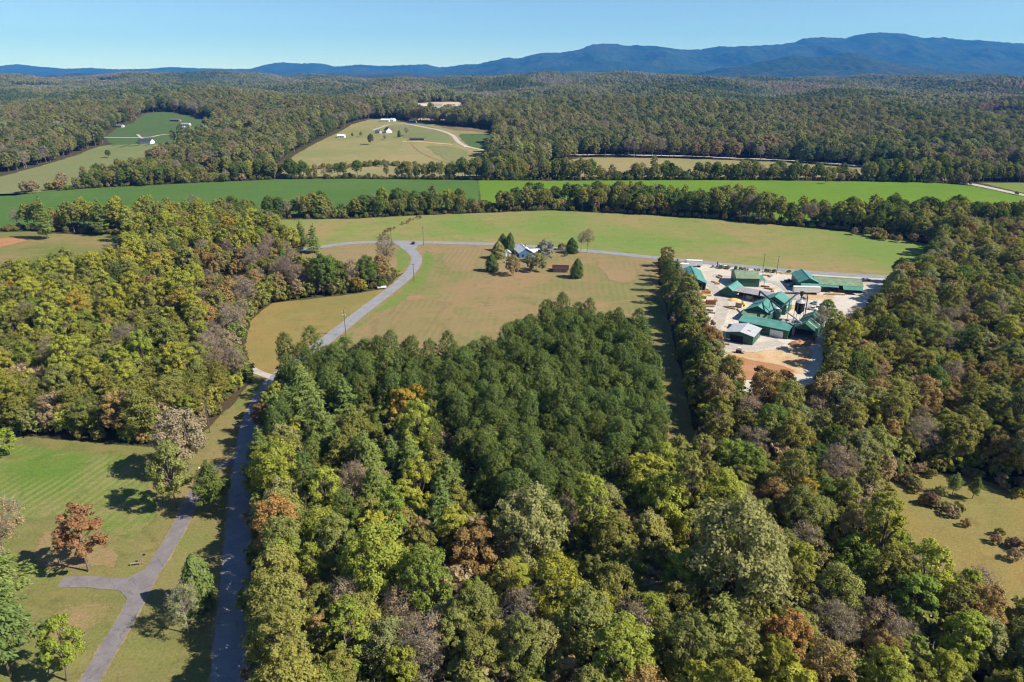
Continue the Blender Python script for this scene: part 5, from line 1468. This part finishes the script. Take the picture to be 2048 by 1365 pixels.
# ---- hand-placed trees: (species, tint, u, v of the trunk foot, scale, label, proto)
SPECIALS = [
    ('oak_tree', 'grey-brown', 378, 942, 1.29, 'broad grey-brown oak standing where the driveway leaves the road', 1),
    ('maple_tree', 'olive', 352, 1018, 1.23, 'round olive tree beside the driveway with a long shadow', 0),
    ('scrub_pine', 'pine-green', 428, 1026, .92, 'bushy green pine between the driveway and the road', 3),
    ('maple_tree', 'rust-red', 178, 1143, 1.23, 'rust-topped tree on bare ground above the driveway spur', 2),
    ('cedar_tree', 'fresh pine-green', 403, 1212, 1.5, 'leafy green conical tree on the lawn beside the road', 1),
    ('bare_tree', 'grey-green', 378, 1268, 0.81, 'thin grey-green half-bare pine on the lawn by the road', 2),
    ('bare_tree', 'grey-brown', 18, 1130, 1.15, 'twiggy grey-brown tree at the end of the driveway spur', 0),
    ('bare_tree', 'grey-brown', -22, 1165, 0.98, 'low bare-twigged tree beyond the driveway spur', 1),
    ('scrub_pine', 'fresh pine-green', 22, 1352, 1.45, 'big green pine at the corner of the lawn', 0),
    ('scrub_pine', 'fresh pine-green', 0, 1255, 1.3, 'green pine behind the big corner pine', 2),
    ('maple_tree', 'lime-green', 135, 1362, 1.01, 'leaning lime-green tree with a bare grey trunk', 2),
    ('maple_tree', 'lime-green', 20, 910, 0.77, 'small lime-green tree alone at the edge of the drilled field', 1),
    ('scrub_pine', 'fresh pine-green', 1904, 990, 0.39, 'little bright green pine in the yellow clearing', 1),
    ('scrub_pine', 'pine-green', 1944, 998, 0.44, 'little darker pine in the yellow clearing', 2),
    ('scrub_pine', 'fresh pine-green', 1768, 948, 0.41, 'taller young pine at the shaded end of the clearing', 0),
    ('scrub_pine', 'fresh pine-green', 1792, 956, 0.31, 'smaller young pine at the shaded end of the clearing', 3),
    # around the farmhouse
    ('cedar_tree', 'cedar-green', 984, 543, 1.5, 'dark egg-shaped cedar before the farmhouse track', 2),
    ('cedar_tree', 'grey-green', 999, 517, 1.53, 'grey-green rounded evergreen beside the white shed', 2),
    ('cedar_tree', 'cedar-green', 1020, 505, 1.37, 'tall dark cedar against the white farmhouse roof', 1),
    ('cedar_tree', 'cedar-green', 1006, 502, 1.23, 'dark cedar behind the grey-green evergreen', 0),
    ('shrub', 'russet-brown', 1027, 551, 1.75, 'brown bushy tree in the farmhouse yard', 2),
    ('shrub', 'grey-green', 1072, 543, 2.1, 'grey-green bushy tree hiding the farmhouse corner', 0),
    ('shrub', 'silvery', 1088, 524, 1.9, 'silvery bushy tree over the grey farmhouse roof', 2),
    ('cedar_tree', 'cedar-green', 1154, 556, 1.35, 'dark conical cedar alone beyond the maroon shed', 0),
    ('cedar_tree', 'cedar-green', 1145, 507, 1.4, 'dark round cedar beside the cross road', 2),
    ('shrub', 'russet-brown', 1123, 500, 0.98, 'small round reddish-brown bush by the cross road', 1),
    ('shrub', 'cedar-green', 1132, 513, 0.55, 'low dark juniper on the farmhouse lawn', 0),
    ('bare_tree', 'russet-brown', 1174, 506, 0.81, 'thin brown tree behind the round cedar', 1),
    ('bare_tree', 'silvery', 1162, 502, 0.72, 'pale grey tree behind the round cedar', 0),
    ('shrub', 'grey-brown', 1100, 502, 0.72, 'grey-brown bush at the cross road verge', 2),
    # clump inside the road bend
    ('oak_tree', 'dark green', 648, 590, 1.27, 'dark green tree at the meadow edge, largest of the bend clump', 0),
    ('oak_tree', 'dark green', 678, 585, 1.10, 'dark green tree in the middle of the bend clump', 3),
    ('bare_tree', 'grey-brown', 705, 582, 1.03, 'grey-brown thin tree in the bend clump', 0),
    ('oak_tree', 'dark green', 738, 578, 0.99, 'dark green tree nearest the parked trailer', 1),
    ('maple_tree', 'golden', 716, 586, 0.62, 'small golden tree at the foot of the bend clump', 1),
    ('bare_tree', 'russet-brown', 775, 556, 1.27, 'brown fan-shaped tree at the point of the bend clump', 1),
    ('shrub', 'yellow-green', 792, 553, 1.03, 'yellow-green bush under the brown fan-shaped tree', 1),
    ('oak_tree', 'olive', 662, 572, 1.03, 'olive tree behind the dark bend clump', 4),
    # landmarks in the woods
    ('poplar_tree', 'golden', 812, 880, 0.94, 'golden-yellow tree among the dark pines', 0),
    ('poplar_tree', 'golden', 842, 868, 0.84, 'bright golden tree touching the plantation pines', 3),
    ('poplar_tree', 'golden', 318, 582, 0.95, 'brilliant yellow tree standing over the red earth lane', 3),
    ('maple_tree', 'rust-red', 350, 622, 0.74, 'low rust-red tree beside the brilliant yellow one', 1),
    ('oak_tree', 'yellow-green', 760, 1225, 1.12, 'huge yellow-green spreading oak in the mixed wood', 2),
    ('maple_tree', 'orange', 948, 1190, 1.14, 'orange-brown tree deep in the mixed wood', 0),
    ('oak_tree', 'grey-green', 1070, 1170, 1.34, 'massive grey-green oak in the mixed wood', 0),
    ('oak_tree', 'grey-green', 1460, 1270, 1.50, 'massive pale grey-green oak under the mixed wood slope', 2),
    ('maple_tree', 'orange', 1190, 935, 0.66, 'small orange tree against the plantation edge', 1),
    ('maple_tree', 'rust-red', 1240, 940, 0.72, 'small rust-red tree against the plantation edge', 0),
    ('maple_tree', 'orange', 1515, 800, 1.02, 'orange-brown tree before the bare dirt bank', 2),
    ('oak_tree', 'orange', 1560, 800, 0.74, 'wide orange-tinted tree before the bare dirt bank', 3),
    ('maple_tree', 'lime-green', 1450, 970, 0.90, 'small vivid lime tree near the end of the tree row', 0),
    ('white_pine', 'fresh pine-green', 912, 1005, 0.66, 'small pale tiered pine in a gap of the conifer stand', 1),
    ('white_pine', 'fresh pine-green', 650, 935, 1.20, 'large tiered pine in the conifer stand', 0),
    ('white_pine', 'fresh pine-green', 620, 880, 1.20, 'tiered pine behind the largest one of the stand', 2),
    ('white_pine', 'fresh pine-green', 690, 870, 1.08, 'pale tiered pine close to the plantation', 1),
    ('white_pine', 'fresh pine-green', 560, 905, 1.10, 'tiered pine at the very edge of the shaded road', 1),
    ('maple_tree', 'rust-red', 524, 858, 0.74, 'small rust-red tree overhanging the road', 1),
    ('pine_tree', 'pine-green', 574, 770, 1.10, 'lone pine overlapping the road bend', 0),
    ('oak_tree', 'mid-green', 1652, 650, .72, 'leafy green tree leaning over the parked mill trucks', 1),
    ('bare_tree', 'silvery', 1642, 668, .8, 'pale bare tree beside the striped barn', 0),
    # garden corner
    ('white_pine', 'fresh pine-green', 95, 478, 1.25, 'very wide dark spreading pine above the garden strips', 2),
    ('white_pine', 'fresh pine-green', 205, 470, 1.20, 'second spreading pine behind the green garden patch', 0),
    ('bare_tree', 'grey-green', 390, 448, 1.15, 'large smoky grey-green round tree beyond the yellow wood', 1),
    ('bare_tree', 'grey-brown', 305, 462, 1.00, 'grey-brown round tree beside the smoky one', 0),
    ('poplar_tree', 'golden', 240, 428, 0.80, 'bright yellow tree poking above the garden pines', 2),
    ('white_pine', 'fresh pine-green', 628, 506, 0.92, 'dark conical pine at the end of the yellow wood by the cross road', 1),
    ('white_pine', 'fresh pine-green', 606, 500, 0.85, 'dark conical pine behind the one by the cross road', 0),
    # lone trees far off
    ('oak_tree', 'dark green', 217, 316, 0.72, 'lone dark tree in the olive pasture', 3),
    ('cedar_tree', 'cedar-green', 397, 271, 2.20, 'very large dark round tree beside the red-roofed house', 2),
    ('oak_tree', 'dark green', 742, 290, 0.80, 'dark round tree below the hilltop farmhouse', 0),
    ('cedar_tree', 'cedar-green', 799, 275, 1.20, 'dark conical evergreen beside the hilltop farmhouse', 1),
    ('bare_tree', 'grey-brown', 814, 272, 0.80, 'bare tree above the long mobile home', 0),
    ('oak_tree', 'dark green', 705, 275, 0.45, 'bushy dark tree by the hilltop shed', 3),
    ('maple_tree', 'olive', 722, 274, 0.60, 'olive tree by the hilltop farmhouse', 1),
    ('maple_tree', 'olive', 770, 280, 0.50, 'small olive tree before the hilltop farmhouse', 0),
    ('bare_tree', 'grey-brown', 272, 246, 0.90, 'bare tree on the green far pasture', 0),
    ('oak_tree', 'dark green', 435, 250, 0.80, 'dark tree behind the red-roofed house', 1),
    ('oak_tree', 'dark green', 1652, 368, 0.55, 'dark round tree alone at the crop field edge', 3),
]
SPX = []
for sp, tint, u, v, sc, lab, pr in SPECIALS:
    if sc <= 0: continue
    x, y = G(u, v)
    SPX.append((x, y, RAD[sp] * sc))
    add_tree(sp, tint, 'special', x, y, sc, lab, pr)

def clear_special(p, r):
    ok = np.ones(len(p), bool)
    for x, y, rr in SPX:
        ok &= np.hypot(p[:, 0] - x, p[:, 1] - y) > (rr * .75 + r)
    return ok

# ---- tall tree row along the grass strip
ROWP = [(1328, 556), (1340, 598), (1357, 648), (1376, 702), (1400, 765), (1420, 830), (1438, 900)]
rw = smooth_path(GP(ROWP), 7.6)
for i, p in enumerate(rw):
    for k in range(2 if i % 3 == 2 else 1):
        x, y = p.x + k * 6.6 + rng.uniform(-1, 1), p.y + rng.uniform(-1.4, 1.4) + k * 2
        f = i / len(rw)
        if f < .55 or rng.random() < .25: sp, tint, sc = rng.choice([('scrub_pine', 'pine-green', rng.uniform(.72, .92)), ('pine_tree', 'pine-green', rng.uniform(.66, .84)), ('white_pine', 'pine-green', rng.uniform(.56, .74)), ('scrub_pine', 'yellowish pine-green', rng.uniform(.7, .9))])
        else: sp, tint, sc = rng.choice([('poplar_tree', 'olive', .68), ('bare_tree', 'grey-brown', .72), ('oak_tree', 'olive', .62), ('scrub_pine', 'yellowish pine-green', .8)])
        sc *= 1.06
        TREES.append(dict(sp=sp, tint=tint, zone='row', x=x, y=y, sc=sc, label=None, group=None, proto=rng.randrange(len(SPEC[sp]['near'])), rot=rng.uniform(0, 6.28)))
        SPX.append((x, y, 3.0))
PLACE['row'] = 'in the tall row between grass strip and mill yard'

# ---- near and middle woods (to 790 m)
def frustum(p, m=1.12, mz=14):
    u, v, dep = PX(p[:, 0], p[:, 1], np.full(len(p), float(mz)))
    u2, v2, _ = PX(p[:, 0], p[:, 1], np.full(len(p), 0.0))
    w = 1024 * (m - 1)
    return (u > -w - 60) & (u < 2048 + w + 60) & (v < 1365 + 140) & (p[:, 1] > 20)

pg = hexgrid(-480, 620, 45, 800, 5.35, .16, q)                        # plantation grid
pg = pg[frustum(pg)]
zn, u, v, dep = zone_of(pg[:, 0], pg[:, 1])
k = (zn == 'plantation')
pg = pg[k]; pg = pg[keep_clear(pg, .6, 2.0)]; pg = pg[clear_special(pg, .8)]
for x, y in pg:
    add_tree('pine_tree', 'pine-green', 'plantation', x, y, rng.uniform(.84, 1.14))

wg = hexgrid(-520, 700, 45, 795, 7.4, .3, q)
wg = wg[frustum(wg)]
zn, u, v, dep = zone_of(wg[:, 0], wg[:, 1])
k = zn != 'plantation'
wg, zn, u = wg[k], zn[k], u[k]
k = keep_clear(wg, 2.2, 3.2) & clear_special(wg, 2.2)
wg, zn = wg[k], zn[k]
# the tall wall of trees along the shaded side of the road
rp = smooth_path(GP([(500, 880), (496, 940), (489, 1010), (480, 1130), (470, 1250), (464, 1365), (458, 1480), (452, 1620)]), 5.4)
wall = []
for i, p in enumerate(rp):
    wall.append((p.x + 3.1 + rng.uniform(6.2, 8.2), p.y + rng.uniform(-1, 1)))
    sp, tint = pick(MIXES['roadside'] if p.y > 165 else MIXES['front'])
    if sp == 'bare_tree': sp, tint = 'oak_tree', 'olive'
    add_tree(sp, tint, 'roadside' if p.y > 165 else 'front', wall[-1][0], wall[-1][1], rng.uniform(.86, 1.12) * (1.12 if sp in ('maple_tree', 'scrub_pine') else 1.0))
k = np.ones(len(wg), bool)
for x, y in wall: k &= np.hypot(wg[:, 0] - x, wg[:, 1] - y) > 4.6
wg, zn = wg[k], zn[k]
d_road = np.full(len(wg), 1e9)
for path, w in ROADS[:6]:
    d_road = np.minimum(d_road, edge_dist(path[::3] + [path[-1]], wg[:, 0], wg[:, 1], False) - w / 2)
d_open = np.full(len(wg), 1e9)
for poly in OPEN:
    d_open = np.minimum(d_open, edge_dist(poly, wg[:, 0], wg[:, 1]))
for (x, y), z, dr, do in zip(wg, zn, d_road, d_open):
    if z == 'hedge':
        # along the stream the trees thin out to bushes here and there
        t = noise.noise(Vector((x * .02, y * .02, 4)))
        sp, tint = pick(MIXES['hedge'])
        sc = rng.uniform(.72, 1.05) * (1 + .35 * t)
        if t < -.25: sp, sc = 'shrub', rng.uniform(.9, 1.6)
    else:
        z2 = z
        sp, tint = pick(MIXES[z2])
        sc = rng.uniform(.64, 1.04) * (1.04 if z in ('west', 'westpine') else .9 if z == 'brownwood' else 1.0)
    sc = min(sc, (dr + 1.0) / (RAD[sp] * .9), (do + 3.2) / (RAD[sp] * .9))
    if sc < .42: continue
    add_tree(sp, tint, z, x, y, sc)

# ---- shrubs and saplings along wood edges, verges and the far-side ditch
SHR = []
def shrub_line(pts, n, spread, s0, s1, zone, tints, label):
    path = smooth_path(GP(pts), 3)
    for i in range(n):
        p = path[rng.randrange(len(path))]
        x, y = p.x + rng.gauss(0, spread), p.y + rng.gauss(0, spread)
        if any(float(edge_dist(pa[::3] + [pa[-1]], np.array(x), np.array(y), False)) < w / 2 + 1.0 for pa, w in ROADS[:3]): continue
        add_tree('shrub', rng.choice(tints), zone, x, y, rng.uniform(s0, s1), None)
PLACE['ditch'] = 'along the road ditch of the hay field'; PLACE['brush'] = 'in the brush line at the crop field edge'; PLACE['fieldbrush'] = 'in the brush strip crossing the hay field'
PLACE['bank'] = 'on the overgrown bank below the hill pasture'; PLACE['verge'] = 'under the trees beside the shaded road'
shrub_line([(690, 486), (720, 483), (745, 483)], 9, .8, .25, .45, 'ditch', ['olive', 'russet-brown'], '')
shrub_line([(1060, 357), (1200, 357), (1350, 357), (1500, 359), (1620, 360)], 60, 3.5, .9, 1.9, 'brush', ['olive', 'grey-brown', 'russet-brown', 'dark green'], '')
shrub_line([(1690, 361), (1800, 363), (1880, 365), (1950, 368)], 26, 4, .9, 1.9, 'brush', ['olive', 'dark green', 'russet-brown'], '')
shrub_line([(560, 358), (700, 357), (850, 357), (950, 359)], 44, 2.5, .5, 1.0, 'brush', ['olive', 'dark green', 'russet-brown'], '')
shrub_line([(60, 384), (200, 373), (400, 362), (560, 356)], 40, 7, 1.0, 2.2, 'brush', ['olive', 'dark green', 'grey-brown', 'russet-brown'], '')
shrub_line([(840, 436), (800, 452), (770, 470), (760, 480)], 16, 1.6, .25, .5, 'fieldbrush', ['russet-brown', 'grey-brown'], '')
shrub_line([(570, 342), (640, 338), (690, 337)], 40, 4, .6, 1.1, 'bank', ['russet-brown', 'grey-brown', 'olive'], '')
shrub_line([(690, 336), (760, 332), (830, 335), (890, 339)], 70, 5, .6, 1.2, 'bank', ['olive', 'dark green', 'olive'], '')
shrub_line([(1432, 537), (1470, 540), (1520, 544), (1560, 547), (1590, 549)], 34, .7, .28, .42, 'millhedge', ['dark green', 'olive'], '')
PLACE['millhedge'] = 'in the low hedge between cross road and mill yard'
PLACE['clearbrush'] = 'in the brush fringing the yellow clearing'
shrub_line([(1815, 968), (1860, 1005), (1915, 1040), (1985, 1075), (2048, 1110)], 26, 2.0, .35, .7, 'clearbrush', ['russet-brown', 'grey-brown', 'olive', 'plum'], '')
shrub_line([(1790, 950), (1850, 950), (1950, 957), (2040, 985)], 18, 1.6, .4, .8, 'clearbrush', ['olive', 'grey-brown'], '')
shrub_line([(1700, 470), (1800, 482), (1880, 492), (1900, 500)], 30, 3, .5, 1.1, 'ditch', ['russet-brown', 'olive', 'grey-brown'], '')
shrub_line([(524, 905), (526, 960), (520, 1050), (514, 1150), (506, 1300)], 30, 1.0, .25, .5, 'verge', ['olive', 'mid-green', 'russet-brown'], '')

# low growth under the wood edges
PLACE['edge'] = 'under the trees at a wood edge'
for poly in OPEN:
    if min(p[1] for p in poly) > 480: continue
    n = len(poly)
    for i in range(n):
        (xa, ya), (xb, yb) = poly[i], poly[(i + 1) % n]
        L = math.hypot(xb - xa, yb - ya)
        for k in range(int(L / 2.6)):
            t = rng.random()
            nx, ny = (yb - ya) / L, -(xb - xa) / L
            d = rng.uniform(.8, 4.5) * (1 if not inside(poly, np.array([xa + (xb - xa) * t + nx]), np.array([ya + (yb - ya) * t + ny]))[0] else -1)
            ex, ey = xa + (xb - xa) * t + nx * d, ya + (yb - ya) * t + ny * d
            SHR.append((ex, ey))
sp_ = np.array(SHR)
sp_ = sp_[frustum(sp_, 1.06)]
sp_ = sp_[keep_clear(sp_, .6, 1.6)]
if len(sp_):
    for x, y in sp_:
        # only where a wood stands behind
        add_tree('shrub', rng.choice(['olive', 'dark green', 'mid-green', 'russet-brown', 'olive']), 'edge', x, y, rng.uniform(.35, .85))

# ---- make the individuals: per kind the 300 that show largest
CAP = {'pine_tree': 310}
by = {}
for t in TREES:
    u, v, dep = PX(t['x'], t['y'], 9.0)
    t['dep'] = float(dep)
    t['vis'] = (-120 < float(u) < 2170) and float(v) < 1470
    t['z'] = H1(t['x'], t['y'])
    by.setdefault(t['sp'], []).append(t)
LAND = []
for u_, v_, tx in ((760, 1225, 'around the huge spreading yellow-green oak'), (1070, 1170, 'around the massive grey-green oak'), (1460, 1270, 'around the pale massive oak on the wood slope'), (948, 1190, 'around the deep orange-brown tree'),
                   (1190, 935, 'near the orange trees at the plantation edge'), (1450, 970, 'around the vivid lime tree'), (1540, 800, 'before the bare dirt bank of the mill'), (1780, 950, 'at the shaded end of the yellow clearing'),
                   (1960, 1050, 'along the yellow clearing'), (318, 582, 'around the brilliant yellow tree'), (650, 935, 'around the large tiered pine'), (560, 905, 'overhanging the shaded road'), (540, 1150, 'overhanging the shaded road'), (530, 1300, 'overhanging the shaded road'),
                   (812, 880, 'around the golden trees by the plantation'), (378, 905, 'behind the grey-brown oak at the driveway'), (200, 880, 'along the edge of the drilled field'), (60, 870, 'along the edge of the drilled field'), (500, 700, 'at the gravel lane mouth'),
                   (462, 585, 'around the grey-roofed house in the wood'), (600, 500, 'by the dark conical pines at the cross road'), (1640, 660, 'behind the striped mill barn'), (1740, 600, 'behind the planer mill wing'), (1850, 530, 'at the tip of the hay field'),
                   (560, 1060, 'overhanging the shaded road'), (1640, 730, 'around the orange earth mounds')):
    gx_, gy_ = G(u_, v_); LAND.append((gx_, gy_, tx))
_cf = [p for p in GP(CFIELD)]
for t in TREES:
    if t['zone'] == 'plantation':
        t['edge'] = float(edge_dist(_cf, np.array(t['x']), np.array(t['y'])))
        t['edge2'] = min([math.hypot(t['x'] - a['x'], t['y'] - a['y']) for a in TREES if a['zone'] in ('front', 'roadside')] or [99])
MASS = []
def make_tree(t):
    S = SPEC[t['sp']]
    cm, tm, _ = S['near'][t['proto']]
    root = empty(t['sp'], (t['x'], t['y'], t['z']), t['rot'])
    s = t['sc']
    root.scale = (s * rng.uniform(.86, 1.14), s * rng.uniform(.86, 1.14), s * rng.uniform(.92, 1.08))
    root.rotation_euler = (rng.gauss(0, .035), rng.gauss(0, .035), t['rot'])
    for nm, me in (('crown', cm), ('trunk', tm)):
        o = bpy.data.objects.new(nm, me)
        COL.objects.link(o)
        o.parent = root
        c = TINT[t['tint']]
        j = rng.uniform(.85, 1.18); h = rng.uniform(-.08, .08)
        o.color = (c[0] * j * (1 + h), c[1] * j, c[2] * j * (1 - h), 1)
    if t['label']:
        lab = t['label']; grp = None
        tag(root, lab, CATEG[t['sp']])
    else:
        size = 'large ' if s > 1.02 and t['sp'] != 'shrub' else 'small ' if s < .8 else ''
        best = min(LAND, key=lambda k: (k[0] - t['x']) ** 2 + (k[1] - t['y']) ** 2)
        near = (best[0] - t['x']) ** 2 + (best[1] - t['y']) ** 2 < 22 ** 2
        where = best[2] if near and t['zone'] in ('front', 'roadside', 'east', 'west', 'westpine', 'brownwood') else PLACE[t['zone']]
        if t['zone'] == 'plantation':
            where = 'at the plantation edge facing the tan field' if t['edge'] < 7 else 'at the plantation edge by the mixed wood' if t['edge2'] < 8 else PLACE['plantation']
        lab = f"{size}{t['tint']} {SHAPE[t['sp']]} {where}"
        tag(root, lab, CATEG[t['sp']], f"{size}{t['tint']} {t['sp'].replace('_', ' ')}s {where}")
    return root

for sp, L in by.items():
    L.sort(key=lambda t: (t['zone'] != 'special', not t['vis'], t['dep'] / max(.3, t['sc'])))
    for i, t in enumerate(L):
        if i < CAP.get(sp, 190) and t['vis'] and t['zone'] != 'farwood': make_tree(t)
        else: MASS.append(t)

# ---- the rest of the woods: one object each for the valley woods and the far forest
def scatter(name, label, pts, protos_, cat):
    """pts: list of (x, y, z, proto index, scale, rot, (r,g,b))"""
    coll = bpy.data.collections.new(name + '_kinds')
    for i, me in enumerate(protos_):
        o = bpy.data.objects.new('%s_kind_%03d' % (name, i), me)
        coll.objects.link(o)
    n = len(pts)
    me = bpy.data.meshes.new(name)
    me.vertices.add(n)
    me.vertices.foreach_set('co', np.array([p[:3] for p in pts], np.float32).ravel())
    for nm, ty, arr in (('kind_i', 'INT', np.array([p[3] for p in pts], np.int32)), ('size', 'FLOAT', np.array([p[4] for p in pts], np.float32)), ('turn', 'FLOAT', np.array([p[5] for p in pts], np.float32))):
        me.attributes.new(nm, ty, 'POINT').data.foreach_set('value', arr)
    me.attributes.new('tint', 'FLOAT_COLOR', 'POINT').data.foreach_set('color', np.array([(*p[6], 1) for p in pts], np.float32).ravel())
    o = bpy.data.objects.new(name, me)
    COL.objects.link(o)
    ng = bpy.data.node_groups.new(name, 'GeometryNodeTree')
    ng.interface.new_socket('Geometry', in_out='INPUT', socket_type='NodeSocketGeometry')
    ng.interface.new_socket('Geometry', in_out='OUTPUT', socket_type='NodeSocketGeometry')
    gi, go = ng.nodes.new('NodeGroupInput'), ng.nodes.new('NodeGroupOutput')
    ip = ng.nodes.new('GeometryNodeInstanceOnPoints')
    ci = ng.nodes.new('GeometryNodeCollectionInfo')
    ci.inputs['Collection'].default_value = coll
    ci.inputs['Separate Children'].default_value = True
    ci.inputs['Reset Children'].default_value = True
    def attr(nm, ty):
        a = ng.nodes.new('GeometryNodeInputNamedAttribute'); a.data_type = ty; a.inputs['Name'].default_value = nm
        return a.outputs['Attribute']
    cx = ng.nodes.new('ShaderNodeCombineXYZ')
    ng.links.new(attr('turn', 'FLOAT'), cx.inputs['Z'])
    ng.links.new(gi.outputs[0], ip.inputs['Points'])
    ng.links.new(ci.outputs[0], ip.inputs['Instance'])
    ip.inputs['Pick Instance'].default_value = True
    ng.links.new(attr('kind_i', 'INT'), ip.inputs['Instance Index'])
    ng.links.new(cx.outputs[0], ip.inputs['Rotation'])
    ng.links.new(attr('size', 'FLOAT'), ip.inputs['Scale'])
    ng.links.new(ip.outputs[0], go.inputs[0])
    md = o.modifiers.new('scatter', 'NODES'); md.node_group = ng
    tag(o, label, cat, kind='stuff')
    return o

def joined(sp, gen, lod, name):
    S = SPEC[sp]
    v, f, mb = gen(lod)
    me = bpy.data.meshes.new(name)
    nv = len(v)
    vv = np.concatenate([v, np.array(mb.v, np.float64)]) if mb.v else v
    fl = [tuple(a) for a in f.tolist()] + [tuple(nv + i for i in a) for a in mb.f]
    me.from_pydata(vv.tolist(), [], fl)
    me.materials.append(S['leafi']); me.materials.append(S['bark'])
    me.polygons.foreach_set('material_index', [0] * len(f) + [1] * len(mb.f))
    return me

KIND_IX, mesh_list = {}, []
for sp in SPEC:
    for i, (cm, tm, g) in enumerate(SPEC[sp]['near']):
        for lod in (.45,):
            KIND_IX[(sp, i)] = len(mesh_list)
            mesh_list.append(joined(sp, g, lod, sp))

def tinted(name, r, calm=0.0):
    c = TINT[name]; j = r.uniform(.86, 1.16); h = r.uniform(-.06, .06)
    g = (c[0] + c[1] + c[2]) / 3
    c = tuple(a * (1 - calm) + g * calm for a in c)
    return (c[0] * j * (1 + h), c[1] * j, c[2] * j * (1 - h))

pts = [(t['x'], t['y'], t['z'], KIND_IX[(t['sp'], t['proto'])], t['sc'], t['rot'], tinted(t['tint'], rng)) for t in MASS]
# single trees on the slopes from 790 m to 1.75 km
fg = hexgrid(-1700, 1700, 790, 1750, 10.5, .3, q)
fg = fg[frustum(fg, 1.12)]
fg = fg[keep_clear(fg, 1.5, 2.0) & clear_special(fg, 3)]
for x, y in fg:
    n = noise.noise(Vector((x * .006, y * .006, 1.0)))
    if n > .15: mx = [('oak_tree', 'russet-brown', 16), ('bare_tree', 'grey-brown', 28), ('oak_tree', 'olive', 38), ('poplar_tree', 'olive', 14)]
    elif n < -.3: mx = [('oak_tree', 'dark green', 40), ('scrub_pine', 'pine-green', 25), ('oak_tree', 'olive', 30), ('poplar_tree', 'yellow-green', 5)]
    else: mx = MIXES['farwood']
    sp, tint = pick(mx)
    i = rng.randrange(len(SPEC[sp]['near']))
    pts.append((x, y, H1(x, y) - .3, KIND_IX[(sp, i)], rng.uniform(1.0, 1.5), rng.uniform(0, 6.28), tinted(tint, rng, .22)))
# undergrowth below the near woods
ug = hexgrid(-260, 330, 60, 340, 5.2, .35, q)
ug = ug[frustum(ug, 1.05)]
zu, uu, vu, du = zone_of(ug[:, 0], ug[:, 1])
ug = ug[(zu != 'plantation')]
ug = ug[keep_clear(ug, 1.0, 2.4)]
for x, y in ug:
    sp = 'shrub' if rng.random() < .8 else 'maple_tree'
    i = rng.randrange(len(SPEC[sp]['near']))
    pts.append((x, y, H1(x, y), KIND_IX[(sp, i)], rng.uniform(1.0, 1.9) if sp == 'shrub' else rng.uniform(.5, .7), rng.uniform(0, 6.28), tinted(rng.choice(['olive', 'mid-green', 'grey-brown', 'yellow-green', 'olive']), rng)))
scatter('woodland', 'autumn woodland of olive, brown and green trees over the valley sides', pts, mesh_list, 'woodland')

# clumps of about a dozen crowns for the plain from 1.75 to 5.2 km
def clump(seed):
    q = np.random.default_rng(seed); P, N = [], []
    for i in range(11):
        c = np.array([q.uniform(-13, 13), q.uniform(-13, 13), 0])
        h, r = q.uniform(11, 19), q.uniform(4, 6.5)
        d = unit(q.normal(size=(120, 3)) + np.array([0, 0, .4]))
        d[:, 2] = np.maximum(d[:, 2], -.7)
        P.append(c + np.array([0, 0, h - r * 1.2]) + d * np.array([r, r, r * 1.2]) * q.uniform(.7, 1.05, (120, 1)))
        N.append(unit(d + q.normal(size=d.shape) * .35))
    v, f = leaf_quads(np.concatenate(P), np.concatenate(N), 1.35, .7, q)
    return np_mesh('crown_clump', v, f, M_LEAF_I)
cl = [clump(1000 + i) for i in range(6)]
gg = np.concatenate([hexgrid(-2900, 2900, 1740, 3000, 21, .3, q), hexgrid(-4600, 4600, 3000, 5600, 27, .3, q)])
gg = gg[frustum(gg, 1.1)]
gg = gg[keep_clear(gg, 9, 6)]
pts = []
zz = hgt(gg[:, 0], gg[:, 1])
for (x, y), z in zip(gg, zz):
    n = noise.noise(Vector((x * .0022, y * .0022, 5.0))) + rng.uniform(-.25, .25)
    tint = 'dark green' if n < -.2 else 'olive' if n < .2 else 'grey-green' if n < .32 else 'grey-brown'
    c = tinted(tint, rng, .25); k = .9
    pts.append((x, y, z - 1.0, rng.randrange(6), rng.uniform(.8, 1.2) * (1.0 if y < 3000 else 1.25), rng.uniform(0, 6.28), tuple(a * k for a in c)))
scatter('far_forest', 'endless hazy forest covering the plain to the mountains', pts, cl, 'forest')
print('TREES', {k: len(v) for k, v in by.items()}, 'mass', len(MASS), 'slopes', len(fg), 'clumps', len(gg))
